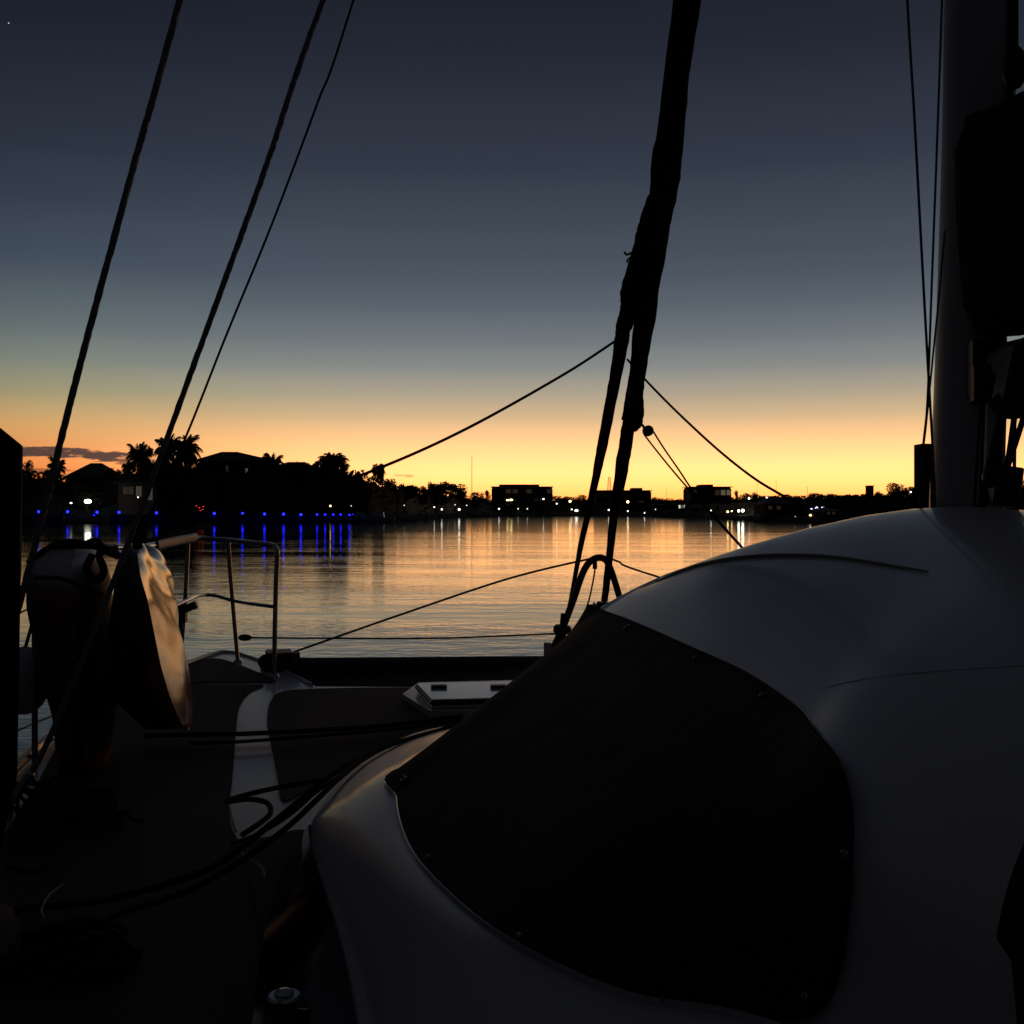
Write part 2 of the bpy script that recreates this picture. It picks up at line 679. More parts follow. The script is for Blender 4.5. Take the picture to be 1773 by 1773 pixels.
LB = 'trees on the left bank'
FB = 'trees on the far bank'
RB = 'trees on the right bank'
for a in [
    ('round', 46, 792, 26, 14, 'small tree beside the dark panel, leftmost of the bank'),
    ('round', 74, 806, 40, 16, 'rounded bush tree left of the first hip roofed house'),
    ('palm', 97, 797, 26, 22, 'slim palm just left of the first hip roofed house'),
    ('round', 193, 806, 30, 18, 'short tree at the right eaves of the first hip roofed house'),
    ('palm', 222, 799, 22, 22, 'small palm under the right end of the cloud'),
    ('palm', 240, 774, 34, 12, 'taller ragged palm at the left edge of the big palm clump'),
    ('palm', 254, 774, 26, 16, 'thin palm standing against the big palm clump'),
    ('round', 262, 800, 60, 12, 'dense tree filling the foot of the big palm clump'),
    ('palm', 293, 763, 40, 10, 'full headed palm just right of the crossing shroud'),
    ('palm', 322, 759, 44, 12, 'tallest palm, crowning the big palm clump'),
    ('lowpalm', 300, 778, 70, 8, 'broad low palm in the middle of the big palm clump'),
    ('wide', 275, 790, 80, 9, 'broad dark tree low in the big palm clump'),
    ('round', 318, 778, 60, 14, 'dense tree filling the heart of the big palm clump'),
    ('lowpalm', 337, 792, 44, 12, 'small bushy palm at the right foot of the tallest palm'),
    ('lowpalm', 455, 786, 44, 10, 'bushy palm beside the right end of the hipped roof'),
    ('palm', 473, 789, 34, 12, 'feathery palm between the hipped roof and the flat hedge'),
    ('wide', 505, 799, 66, 12, 'flat topped tree between two palm groups'),
    ('lowpalm', 537, 786, 46, 9, 'first palm of the wide feathery group'),
    ('lowpalm', 552, 790, 46, 11, 'squat palm tucked inside the wide feathery group'),
    ('palm', 578, 784, 56, 8, 'largest feathery palm before the shore recedes'),
    ('lowpalm', 590, 790, 50, 12, 'heavy drooping palm below the largest feathery palm'),
    ('lowpalm', 612, 806, 44, 10, 'leaning palm at the end of the wide feathery group'),
    ('palm', 655, 802, 25, 20, 'lone slender palm standing clear against the sky'),
    ('round', 640, 823, 34, 14, 'low tree at the left foot of the lone palm'),
    ('round', 671, 826, 46, 16, 'low tree at the right foot of the lone palm'),
    ('wide', 700, 835, 60, 16, 'sloping tree where the bank begins to recede'),
    ('round', 372, 812, 60, 4, 'dark garden tree in front of the hipped house'),
    ('round', 150, 836, 60, 5, 'low garden tree in front of the first hip roofed house'),
]:
    plant(*a, LB)
for a in [
    ('round', 726, 837, 34, 20, 'first rounded tree of the receding bank'),
    ('tall', 745, 834, 18, 24, 'narrow tree poking up from the receding bank'),
    ('round', 757, 835, 34, 14, 'rounded tree right of the narrow one'),
    ('wide', 774, 832, 56, 22, 'highest broad tree of the receding bank'),
    ('round', 797, 841, 40, 20, 'rounded tree left of the flagpole'),
    ('round', 824, 850, 30, 16, 'low tree right under the flagpole'),
    ('round', 839, 845, 20, 20, 'sparse little tree left of the first office block'),
    ('wide', 868, 868, 40, 6, 'low tree in front of the first office block'),
    ('wide', 905, 869, 44, 6, 'broad low tree under the middle of the first office block'),
    ('round', 940, 868, 30, 8, 'low tree under the right end of the first office block'),
    ('wide', 976, 858, 50, 60, 'flat tree right of the first office block'),
    ('round', 1008, 855, 26, 60, 'tree left of the furled sail on the far bank'),
    ('wide', 1000, 868, 40, 10, 'waterside tree left of the furled sail'),
    ('wide', 1070, 872, 50, 8, 'waterside tree hiding the second office block foot'),
    ('round', 1112, 868, 36, 8, 'waterside tree right of the second office block foot'),
    ('round', 1136, 858, 18, 40, 'little tree at the right wall of the second office block'),
    ('wide', 1150, 864, 40, 50, 'first of the low trees between the second and third blocks'),
    ('wide', 1178, 863, 36, 55, 'low tree touching the left wall of the third block'),
    ('wide', 1160, 872, 50, 10, 'waterside tree between the second and third blocks'),
    ('wide', 1205, 878, 40, 5, 'waterside tree under the third office block'),
]:
    plant(*a, FB)
for a in [
    ('tall', 1275, 848, 12, 30, 'thin conifer right of the third office block'),
    ('round', 1291, 850, 30, 26, 'rounded tree behind the two white floodlights'),
    ('round', 1308, 849, 24, 30, 'rounded tree right of the two white floodlights'),
    ('wide', 1330, 855, 44, 30, 'flat tree right of the rounded pair'),
    ('wide', 1362, 855, 44, 26, 'flat tree above the gabled shed'),
    ('round', 1404, 850, 20, 26, 'small bump of a tree above the string lights'),
    ('wide', 1432, 853, 60, 24, 'broad tree right of the string lights'),
    ('wide', 1478, 853, 60, 22, 'broad tree left of the little square tower'),
    ('round', 1522, 847, 30, 20, 'tree right of the little square tower'),
    ('round', 1553, 833, 40, 18, 'highest rounded tree before the mast'),
    ('wide', 1584, 840, 60, 16, 'broad tree at the foot of the tower block'),
    ('round', 1450, 866, 60, 10, 'waterside tree right of the string lights'),
    ('wide', 1540, 862, 90, 8, 'waterside tree before the coachroof edge'),
    ('round', 1378, 872, 40, 6, 'waterside tree left of the string lights'),
    ('round', 1740, 829, 34, 14, 'rounded tree between the mast and the block tackle'),
    ('round', 1766, 822, 40, 14, 'rounded tree at the right edge beyond the tackle'),
    ('wide', 1760, 842, 90, 6, 'low waterside tree beyond the boom tackle'),
]:
    plant(*a, RB)


def thicket(name, prof, off, label, depth=9.0):
    """one continuous mass of scrub: prof = (x, top) list"""
    mb = MB()
    r = random.Random(int(abs(prof[0][0])) + 5)
    n = 0
    xs0, xs1 = prof[0][0], prof[-1][0]
    top_at = lambda x: next((a[1] + (c[1] - a[1]) * (x - a[0]) / (c[0] - a[0])) for a, c in zip(prof, prof[1:]) if a[0] <= x <= c[0])
    steps = max(12, int((xs1 - xs0) / 7))
    cols = []
    for i in range(steps + 1):
        x = xs0 + (xs1 - xs0) * i / steps
        d = shore_d(x) + off
        h = CAMZ - (top_at(x) - HY) / F * d
        cols.append((x, d, h * r.uniform(.9, 1.0)))
    vs, fs = [], []
    for x, d, h in cols:
        for fo, fz in ((0, .6), (.8, h * .55), (2.6, h * .86), (depth * .5, h * .93), (depth, h * .8), (depth + 1, .6)):
            dd = d + fo + r.uniform(-.3, .3)
            vs.append(Vector(((x - HX) / F * dd, dd, fz + r.uniform(-.2, .2))))
    for i in range(len(cols) - 1):
        for k in range(5):
            a = i * 6 + k
            fs.append((a, a + 6, a + 7, a + 1))
    mb.add(vs, fs)
    for i in range(len(cols) - 1):
        x, d, h = cols[i]
        x2 = cols[i + 1][0]
        for _ in range(46):
            f = r.random()
            xx = x + (x2 - x) * r.random()
            dd = d + f * depth * .8
            top = (.55 + .45 * min(1, f * 3)) * h
            zq = r.uniform(.8, top) if r.random() < .45 else top * r.uniform(.93, 1.05)
            q = Vector(((xx - HX) / F * dd, dd, zq))
            a = Vector((r.gauss(0, 1), r.gauss(0, 1), r.gauss(0, 1))).normalized()
            bb = a.cross(Vector((r.gauss(0, 1), r.gauss(0, 1), r.gauss(0, 1)))).normalized()
            s1 = .34 * r.uniform(.6, 1.3)
            mb.add([q - a * s1, q + bb * s1 * .6, q + a * s1, q - bb * s1 * .6], [(0, 1, 2, 3)])
    o = obj(name, mb.v, mb.f, LEAF, smooth=False)
    return tag(o, label, kind='stuff')


thicket('undergrowth', [(-400, 822), (40, 814), (75, 816), (110, 820), (150, 826), (190, 818), (235, 806), (300, 808), (350, 818), (470, 808), (530, 803), (625, 816), (660, 834), (700, 842)], 7,
        'continuous dark undergrowth along the left bank')
thicket('undergrowth', [(690, 842), (760, 850), (830, 862), (900, 872), (1000, 866), (1100, 870), (1190, 868)], 16,
        'continuous dark undergrowth along the far bank', 14)
thicket('undergrowth', [(1185, 872), (1260, 866), (1330, 862), (1420, 860), (1500, 857), (1600, 850), (1800, 850), (2100, 850)], 14,
        'continuous dark undergrowth along the right bank')
thicket('undergrowth', [(820, 866), (960, 862), (1100, 862), (1200, 864), (1300, 860), (1460, 857)], 130,
        'low far woodland line behind the office blocks', 30)

# ------------------------------------------------------------------ buildings
WALLC = mat('rendered_wall', (.022, .02, .018), .9, var=.15, nscale=.6)
WALLD = mat('dark_brick_wall', (.09, .06, .045), .9, var=.2, nscale=1.2)
ROOFM = mat('roof_tiles', (.07, .065, .065), .7, var=.2, nscale=2, bump=.5, bscale=6)
GLASSM = mat('dark_window_glass', (.02, .022, .025), .12, spec=.7)
LIT = lamp_mat('lit_window', (1.0, .86, .55), .09)
LITDIM = lamp_mat('dim_lit_window', (1.0, .7, .45), .018)
LITHALF = lamp_mat('soft_lit_window', (1.0, .9, .6), .045)
LITB = lamp_mat('bright_lit_window', (1.0, .97, .8), .7)


def box_at(mb, x0, x1, d, top, bot, thick, dz=0.0):
    """a box spanning photo columns x0..x1 at distance d, between the two heights (metres)"""
    a = Vector(((x0 - HX) / F * d, d, 0))
    c = Vector(((x1 - HX) / F * d, d, 0))
    mb.box(((a.x + c.x) / 2, d + thick / 2 + dz, (top + bot) / 2), (c.x - a.x, thick, top - bot))


def hh(y, d):
    return CAMZ - (y - HY) / F * d


def office(x0, x1, top, d, label, pent, rows, cols, lit, wing=None, lattice=None):
    e = empty('office_block', ((((x0 + x1) / 2) - HX) / F * d, d, 1.2), label, 'building', 'office blocks on the far bank')
    zt = hh(top, d)
    m = MB()
    box_at(m, x0, x1, d, zt, .9, 16)
    m.build('wall', WALLD, e)
    m = MB()
    for (pa, pb, pt) in pent:
        box_at(m, pa, pb, d, hh(pt, d), zt + .005, 9, 3)
    m.build('penthouse', WALLC, e)
    m = MB()
    box_at(m, x0 - 1.2, x1 + 1.2, d, zt + .28, zt + .003, 17, -.6)
    m.build('roof', ROOFM, e)
    storey = 3.1
    n = 0
    for rr in range(rows):
        z1 = zt - .75 - rr * storey
        for c in range(cols):
            f0 = (c + .12) / cols
            f1 = (c + .88) / cols
            xa, xb = x0 + (x1 - x0) * f0, x0 + (x1 - x0) * f1
            k = lit.get((rr, c))
            m = MB()
            box_at(m, xa, xb, d, z1, z1 - 1.5, .12, -.1)
            o = m.build('window', {None: GLASSM, 1: LITDIM, 2: LIT, 3: LITB}[k], e)
            if k:
                o['label'] = 'lit window' if k > 1 else 'dimly lit window'
    m = MB()
    for rr in range(1, rows + 1):
        z1 = zt - rr * storey + .25
        box_at(m, x0 - .6, x1 + .6, d, z1, z1 - .3, 1.0, -.7)
    m.build('balcony_slab', WALLC, e)
    if lattice:
        lx, lt = lattice
        m = MB()
        c = Vector(((lx - HX) / F * d, d + 5, zt + .28))
        H = hh(lt, d) - zt - .28
        for sx_, sy_ in ((-1, -1), (-1, 1), (1, -1), (1, 1)):
            m.ring([c + Vector((sx_ * .75, sy_ * .75, 0)), c + Vector((sx_ * .35, sy_ * .35, H))], .05, 5)
        k = 6
        for i in range(k):
            za, zb = H * i / k, H * (i + 1) / k
            ra, rb = .75 - .4 * i / k, .75 - .4 * (i + 1) / k
            for s in (-1, 1):
                m.ring([c + Vector((-ra, s * ra, za)), c + Vector((rb, s * rb, zb))], .04, 4)
                m.ring([c + Vector((ra, s * ra, za)), c + Vector((-rb, s * rb, zb))], .04, 4)
        m.build('roof_mast', WIRE, e)
    return e


office(851, 957, 843.5, 420, 'long brick office block, leftmost of the three far blocks',
       [(864, 934, 838.5)], 3, 9, {(0, 2): 1, (0, 3): 1, (0, 5): 1, (0, 8): 1})
office(1033, 1128, 850, 425, 'stepped block behind the furled sails, with a lattice mast',
       [(1096, 1114, 844.5)], 3, 8, {(1, 6): 1}, lattice=(1057, 825))
office(1197, 1267, 844, 330, 'square office block with a lit upper floor, right of the sails',
       [(1217, 1238, 838.5)], 3, 7, {(0, 4): 1, (0, 5): 2, (0, 6): 2, (0, 0): 1})

# long pale lit pavilion in front of the third block
e = empty('waterside_pavilion', G(1195, 24, 1.0), 'low pavilion with a row of lit panes left below the square block', 'building')
d0 = shore_d(1195) + 24
m = MB()
box_at(m, 1172, 1222, d0, hh(872, d0), .9, 6)
m.build('wall', WALLD, e)
m = MB()
box_at(m, 1170, 1224, d0, hh(870.5, d0), hh(872, d0) + .003, 7, -.5)
m.build('roof', ROOFM, e)
for k in range(7):
    m = MB()
    xa = 1175 + k * 4.6
    box_at(m, xa, xa + 3.2, d0, hh(874.5, d0), hh(880, d0), .1, -.08)
    o = m.build('window', LITB if k in (0, 2, 3) else LIT, e)


def hip_house(x0, x1, eave, peak, ridge0, ridge1, d, label, wins, wall=WALLC):
    """a hipped house; wins = (x0,x1,ytop,ybottom,material)"""
    e = empty('hipped_house', ((((x0 + x1) / 2) - HX) / F * d, d, 1.1), label, 'house')
    X = lambda x: (x - HX) / F * d
    ze, zp = hh(eave, d), hh(peak, d)
    m = MB()
    box_at(m, x0 + 3, x1 - 3, d, ze - .02, .9, 10)
    m.build('wall', wall, e)
    m = MB()
    y0, y1 = d - .9, d + 11
    ym = (y0 + y1) / 2
    v = [(X(x0), y0, ze), (X(x1), y0, ze), (X(x1), y1, ze), (X(x0), y1, ze),
         (X(ridge0), ym, zp), (X(ridge1), ym, zp),
         (X(x0), y0, ze - .2), (X(x1), y0, ze - .2), (X(x1), y1, ze - .2), (X(x0), y1, ze - .2)]
    f = [(0, 1, 5, 4), (1, 2, 5), (2, 3, 4, 5), (3, 0, 4), (0, 6, 7, 1), (1, 7, 8, 2), (2, 8, 9, 3), (3, 9, 6, 0), (9, 8, 7, 6)]
    m.add(v, f)
    m.build('roof', ROOFM, e, smooth=False)
    for (a, c, yt, yb, mm) in wins:
        m = MB()
        box_at(m, a, c, d, hh(yt, d), hh(yb, d), .12, -.1)
        o = m.build('window', mm, e)
        m = MB()
        box_at(m, a - .5, c + .5, d, hh(yb, d) - .003, hh(yb, d) - .12, .25, -.2)
        m.build('sill', WALLC, o)
        m = MB()
        box_at(m, (a + c) / 2 - .25, (a + c) / 2 + .25, d, hh(yt, d), hh(yb, d), .05, -.16)
        m.build('mullion', BLACK, o)
    return e


hip_house(112, 190, 826, 800, 140, 160, 218, 'hip roofed house with a dark roof under the cloud',
          [(128, 136, 836, 848, GLASSM), (152, 160, 836, 848, GLASSM)])
hip_house(200, 278, 836, 822, 222, 250, 204, 'low house with the lit tall windows behind the shroud',
          [(214, 221, 843, 856, LITDIM), (223, 231, 843, 856, LITDIM), (236, 245, 842, 860, LITHALF), (257, 264, 844, 866, LITHALF)], WALLD)
hip_house(337, 472, 797, 780, 372, 400, 216, 'large two storey hipped house between the palm groups',
          [(391, 395, 806, 818, LITDIM), (425, 429, 811, 829, LIT), (360, 368, 826, 838, GLASSM), (440, 448, 830, 842, GLASSM)])
hip_house(478, 532, 806, 798, 490, 520, 220, 'flat hipped house between the two palm groups',
          [(498, 516, 850, 853, LITDIM)])
hip_house(1322, 1378, 872, 859, 1345, 1354, 222, 'low gabled boat shed on the right bank',
          [(1330, 1337, 876, 882, LITDIM), (1345, 1352, 876, 882, LITDIM)], WALLD)
hip_house(1425, 1455, 884, 879, 1434, 1446, 190, 'tiny pale kiosk right of the string lights',
          [(1432, 1437, 886, 891, LITDIM), (1441, 1446, 886, 891, LITDIM)])
# small square tower and high rise behind the boat's lines
e = empty('lookout_tower', G(1508, 30, 1.1), 'little square tower poking over the right bank trees', 'tower')
d0 = shore_d(1508) + 30
m = MB()
box_at(m, 1503, 1513, d0, hh(842, d0), .9, 1.6)
m.build('wall', WALLD, e)
m = MB()
box_at(m, 1502.4, 1513.6, d0, hh(840.5, d0), hh(842, d0) + .003, 2.0, -.2)
m.build('roof', ROOFM, e)
e = empty('tower_block', G(1600, 180, 1.5), 'tall narrow tower block with balconies behind the thin lines', 'building')
d0 = shore_d(1600) + 180
m = MB()
box_at(m, 1596, 1614, d0, hh(768, d0), .9, 7)
m.build('wall', WALLD, e)
for k in range(12):
    m = MB()
    zt = hh(776, d0) - k * .97
    box_at(m, 1590.5, 1595.8, d0, zt, zt - .42, 3.5)
    m.build('balcony', WALLC, e)


# ------------------------------------------------------------------ lamps on the banks
def lamp_post(x, y, d, r, em, name, label, cat, group, head='globe'):
    z = hh(y, d)
    base = Vector(((x - HX) / F * d, d, 0))
    gz = .95 if d >= shore_d(x) - .5 else .3
    e = empty(name, (base.x, base.y, gz), label, cat, group)
    MB().ring([(base.x, base.y, gz - .1), (base.x, base.y, z - r * .8)], .06, 6).build('pole', BLACK, e)
    if head == 'flood':
        MB().ball((base.x, base.y, z), r, 8, (1.5, .7, .8)).build('lamp_head', em, e)
    else:
        MB().ball((base.x, base.y, z), r, 8).build('lamp_head', em, e)
        MB().ring([(base.x, base.y, z + r * .86), (base.x, base.y, z + r * 1.15)], [r * .8, r * .3], 8).build('lamp_cap', BLACK, e)


BLUE = lamp_mat('blue_lamp_glow', (.010, .013, 1.0), 5.5)
order = ['leftmost of the row', 'second from the row\'s left end', 'under the bright white flood light, left side',
         'under the bright white flood light, right side', 'left of the shroud crossing', 'right of the shroud crossing',
         'below the hipped house, left one', 'below the hipped house, right one', 'first below the wide feathery palms',
         'second below the wide feathery palms', 'third below the wide feathery palms']
bl = [(67, 886), (117, 886), (168, 887), (206, 887), (271, 888), (371, 889), (420, 889), (458, 890), (491, 890), (521, 891),
      (549, 891), (563, 891), (577, 891), (590, 891), (605, 891.5), (611, 891.5)]
bwords = ['leftmost of the row', 'second in the row from the left', 'third in the row, right of the bright white floodlight',
          'fourth in the row from the left', 'fifth in the row, between the shrouds and the palms',
          'sixth in the row, right after the red lights', 'seventh in the row, above the pulpit\'s left half',
          'eighth in the row, just left of the pulpit corner', 'ninth in the row, just right of the pulpit corner',
          'tenth in the row, last before they crowd together', 'first of the crowded ones at the row\'s right end',
          'second of the crowded ones at the row\'s right end', 'third of the crowded ones at the row\'s right end',
          'fourth of the crowded ones at the row\'s right end', 'left one of the last close pair in the row',
          'right one of the last close pair in the row']
for (x, y), wd in zip(bl, bwords):
    lamp_post(x, y, shore_d(x) - 3.6, .24 if x < 530 else .17, BLUE, 'blue_lamp', 'blue lamp, ' + wd, 'lamp',
              'blue lamps along the left bank')
WHITEL = lamp_mat('white_lamp_glow', (1.0, .98, .86), 4.5)
WHITEB = lamp_mat('bright_flood_glow', (1.0, 1.0, .85), 26)
WARML = lamp_mat('warm_lamp_glow', (1.0, .72, .28), 6)
GREENW = lamp_mat('green_white_glow', (.9, 1.0, .8), 14)
FAINT = lamp_mat('faint_lamp_glow', (1.0, .9, .75), 1.6)
REDL = lamp_mat('red_lamp_glow', (1.0, .05, .03), 1.8)
for x, y, off, r, em, nm, lb, hd in [
    (152, 868, -.8, .42, WHITEB, 'flood_light', 'brightest white floodlight, below the first hip roofed house', 'flood'),
    (123, 871, 2, .15, WHITEL, 'flood_light', 'small white light left of the brightest floodlight', 'flood'),
    (239, 861, 2, .10, WHITEL, 'garden_lamp', 'pinpoint lamp under the lit tall windows', 'globe'),
    (572, 876, 3, .18, WARML, 'garden_lamp', 'yellow lamp above the crowded blue lamps', 'globe'),
    (608, 876, 4, .10, FAINT, 'garden_lamp', 'faint lamp right of the yellow lamp', 'globe'),
    (700, 875, 4, .12, FAINT, 'garden_lamp', 'lone faint lamp where the bank recedes', 'globe'),
    (752, 878, 5, .16, WHITEL, 'quay_lamp', 'white quay lamp, first left of the flagpole', 'globe'),
    (765, 882, 3, .22, WHITEL, 'quay_lamp', 'white quay lamp, second left of the flagpole', 'globe'),
    (788, 874, 6, .16, FAINT, 'quay_lamp', 'faint lamp above the bright pair left of the flagpole', 'globe'),
    (795, 882, 3, .34, WHITEL, 'quay_lamp', 'brightest quay lamp left of the flagpole', 'globe'),
    (808, 875, 6, .18, FAINT, 'quay_lamp', 'faint high lamp just left of the flagpole', 'globe'),
    (864, 881, 3, .26, WHITEL, 'quay_lamp', 'white lamp at the left foot of the long office block', 'globe'),
    (879, 866, 4, .34, WARML, 'street_lamp', 'yellow lamp, left one of the pair before the long office block', 'flood'),
    (885, 865.5, 4, .40, WARML, 'street_lamp', 'yellow lamp, right one of the pair before the long office block', 'flood'),
    (897, 881, 3, .24, FAINT, 'quay_lamp', 'faint lamp under the middle of the long office block', 'globe'),
    (913, 881, 3, .24, FAINT, 'quay_lamp', 'faint lamp right of the middle of the long office block', 'globe'),
    (941, 864, 6, .28, WHITEL, 'street_lamp', 'small white lamp at the right wall of the long office block', 'globe'),
    (964, 872, 4, .24, WHITEL, 'street_lamp', 'small white lamp in the gap right of the long office block', 'globe'),
    (987, 868, 4, .42, WARML, 'street_lamp', 'warm round lamp left of the thinner furled sail', 'globe'),
    (990, 882, 2, .22, WHITEL, 'quay_lamp', 'white quay lamp below the warm round lamp', 'globe'),
    (998, 884, 2, .42, WHITEL, 'quay_lamp', 'double width quay lamp right of the thinner furled sail', 'flood'),
    (1054, 883, 2, .26, WHITEL, 'quay_lamp', 'quay lamp in the gap between the furled sails', 'globe'),
    (1087, 869, 4, .42, WARML, 'street_lamp', 'warm round lamp just right of the furled sails', 'globe'),
    (1087, 885, 2, .22, WHITEL, 'quay_lamp', 'white quay lamp below the warm lamp right of the sails', 'globe'),
    (1116, 888, 1, .18, WHITEL, 'quay_lamp', 'small waterline lamp between the sails and the square block', 'globe'),
    (1135, 882, 3, .18, FAINT, 'quay_lamp', 'faint lamp left of the lit pavilion', 'globe'),
    (1231, 884, 2, .18, WHITEL, 'quay_lamp', 'white lamp above the small boat by the square block', 'globe'),
    (1260, 886, 2, .26, WARML, 'quay_lamp', 'warm lamp left of the two white floodlights', 'globe'),
    (1267, 885, 2, .18, WARML, 'quay_lamp', 'smaller warm lamp touching the two white floodlights', 'globe'),
    (1279, 884.5, 2, .26, GREENW, 'flood_light', 'greenish white floodlight, left one of the pair', 'globe'),
    (1286, 884, 2, .32, GREENW, 'flood_light', 'greenish white floodlight, right one of the pair', 'globe'),
    (1297, 863, 8, .22, WHITEL, 'street_lamp', 'high white lamp above the two floodlights', 'globe'),
    (1328, 862, 8, .20, WHITEL, 'street_lamp', 'high white lamp right above the boat shed', 'globe'),
    (1403, 892, 1, .18, WARML, 'quay_lamp', 'amber lamp under the string lights', 'globe'),
    (1377, 895, .6, .10, FAINT, 'quay_lamp', 'faint waterline lamp left of the amber lamp', 'globe'),
    (1577, 852, 8, .13, WHITEL, 'street_lamp', 'lone white lamp near the tower block', 'globe'),
]:
    lamp_post(x, y, shore_d(x) + off, r, em, nm, lb, 'lamp', None, hd)
# red lights on a parked boat / sign
e = empty('red_light_cluster', G(347, -.5, 1.0), 'small cluster of red lights between the blue lamps', 'lights')
d0 = shore_d(347) - .5
for k, (x, y) in enumerate([(340, 876), (345, 879), (352, 877), (351, 882), (347, 884)]):
    q = W(x, y, d0)
    MB().ball(q, .09, 8, (1.6, 1, .6)).build('red_light', REDL, e)
MB().ring([G(340, -.5, .9), W(340, 876, d0), W(352, 877, d0), G(352, -.5, .9)], .03, 5).build('frame', BLACK, e)
# string of fairy lights on the right bank
e = empty('string_lights', G(1415, 3, 1.0), 'wavy string of blue white lights on the right bank', 'lights')
d0 = shore_d(1415) + 3
sl = [(1399, 882), (1405, 881), (1410, 883), (1414, 878), (1418, 882), (1422, 880), (1425, 877), (1428, 881), (1432, 878)]
MB().ring(cr([W(x, y, d0) for x, y in sl], 6), .05, 5).build('cable', lamp_mat('white_string_glow', (.8, .85, 1.0), 3), e)
for x, y in sl[:4]:
    MB().ball(W(x, y, d0), .10, 8).build('bulb', lamp_mat('blue_string_glow', (.15, .2, 1.0), 9), e)
MB().ring([G(1399, 3, .9), W(1399, 882, d0)], .05, 5).build('post', BLACK, e)
MB().ring([G(1432, 3, .9), W(1432, 878, d0)], .05, 5).build('post', BLACK, e)

# thin masts and poles over the skyline
for x, y, off, r, lb in [(817, 789, 12, .13, 'tall thin flagpole standing clear on the far bank'),
                         (1154, 841, 60, .06, 'very thin pole left of the square office block'),
                         (1311, 828, 40, .05, 'very thin pole under the right jib sheet'),
                         (1344, 832, 40, .05, 'very thin pole at the end of the right jib sheet'),
                         (1398, 843, 40, .06, 'very thin pole above the string lights')]:
    d0 = shore_d(x) + off
    e = empty('flagpole', G(x, off, 1.1), lb, 'pole')
    q = G(x, off, .9)
    zt = hh(y, d0)
    MB().ring([q, (q.x, q.y, zt)], [r, r * .5], 6).build('pole', WIRE, e)
    MB().ball((q.x, q.y, zt + r * .5), r * .9, 6).build('finial', WIRE, e)

# ------------------------------------------------------------------ moored boats and pilings
WHITEP = mat('white_boat_paint', (.5, .5, .5), .35)


def make_motorboat(label, group):
    e = empty('motor_boat', (0, 0, 0), label, 'boat', group)
    L, Bm = 6.0, 2.1
    secs = []
    for i in range(9):
        f = i / 8
        x = -L / 2 + L * f
        wd = Bm / 2 * (1 - max(0, f - .45) ** 2 * 3.1) if f < .98 else .04
        sh = .75 + .35 * f * f
        secs.append([(x, -max(wd, .03), sh), (x, -max(wd, .03) * .85, .15), (x, 0, -.25 + .3 * max(0, f - .7)), (x, max(wd, .03) * .85, .15), (x, max(wd, .03), sh)])
    vs = [q for s in secs for q in s]
    fs = []
    for i in range(8):
        for k in range(4):
            a = i * 5 + k
            fs.append((a, a + 1, a + 6, a + 5))
        fs.append((i * 5 + 4, i * 5, (i + 1) * 5, (i + 1) * 5 + 4))
    fs.append((4, 3, 2, 1, 0))
    obj('hull', vs, fs, WHITEP, e, True, 30)
    m = MB()
    m.add([(-1.4, -.75, .8), (1.0, -.65, .9), (1.0, .65, .9), (-1.4, .75, .8), (-1.2, -.65, 1.75), (.3, -.55, 1.75), (.3, .55, 1.75), (-1.2, .65, 1.75)],
          [(0, 1, 5, 4), (1, 2, 6, 5), (2, 3, 7, 6), (3, 0, 4, 7), (4, 5, 6, 7)])
    m.build('cabin', WHITEP, e, smooth=False)
    MB().add([(1.03, -.55, .98), (1.03, .55, .98), (.36, .48, 1.66), (.36, -.48, 1.66)], [(0, 1, 2, 3)]).build('windscreen', GLASSM, e, smooth=False)
    MB().box((-3.15, 0, .55), (.35, .4, 1.0)).build('outboard_motor', BLACK, e)
    return e


def copy_thing(o, loc, rz, label, scale=1.0):
    c = o.copy()
    COL.objects.link(c)
    c.location = loc
    c.rotation_euler = (0, 0, rz)
    c.scale = (scale,) * 3
    c['label'] = label
    for ch in o.children:
        k = ch.copy()
        COL.objects.link(k)
        k.parent = c
    return c


spots = [(628, -6, .1, 1.0, 'pale motor boat moored right of the last blue lamps'),
         (653, -7, 3.1, 1.0, 'low motor boat moored below the lone palm'),
         (835, -9, .2, 1.5, 'dark open boat off the corner of the far bank'),
         (1230, -4, 1.2, .9, 'small boat moored below the square office block'),
         (900, -5, .0, 1.0, 'motor boat moored under the long office block'),
         (1320, -4, .3, .8, 'small boat moored under the boat shed'),
         (150, -6, .15, 1.25, 'motor boat moored under the brightest floodlight'),
         (700, -7, .4, 1.0, 'motor boat moored where the bank recedes')]
mb0 = make_motorboat(spots[0][4], 'small boats moored along the banks')
for i, (x, off, rz, sc, lb) in enumerate(spots):
    q = G(x, off, .05)
    if i == 0:
        mb0.location = q
        mb0.rotation_euler = (0, 0, rz)
    else:
        copy_thing(mb0, q, rz, lb, sc)
POST = mat('wet_timber', (.03, .026, .022), .8)
for x, off, top, lb in [(612, -9, 897, 'thick dark piling at the end of the blue lamps'),
                        (621, -9, 898, 'thick dark piling right beside the one at the lamps\' end'),
                        (738, -30, 898, 'dark piling in the open water, left of two'),
                        (762, -34, 897, 'dark piling in the open water, right of two'),
                        (813, -20, 894, 'slender piling below the flagpole'),
                        (667, -10, 895, 'thin piling behind the low motor boat')]:
    q = G(x, off, -.5)
    zt = max(.75, hh(top - 6, shore_d(x) + off))
    MBx = MB().ring([q, (q.x, q.y, zt)], .28, 10)
    tag(MBx.build('mooring_piling', POST), lb, 'piling', 'mooring pilings')
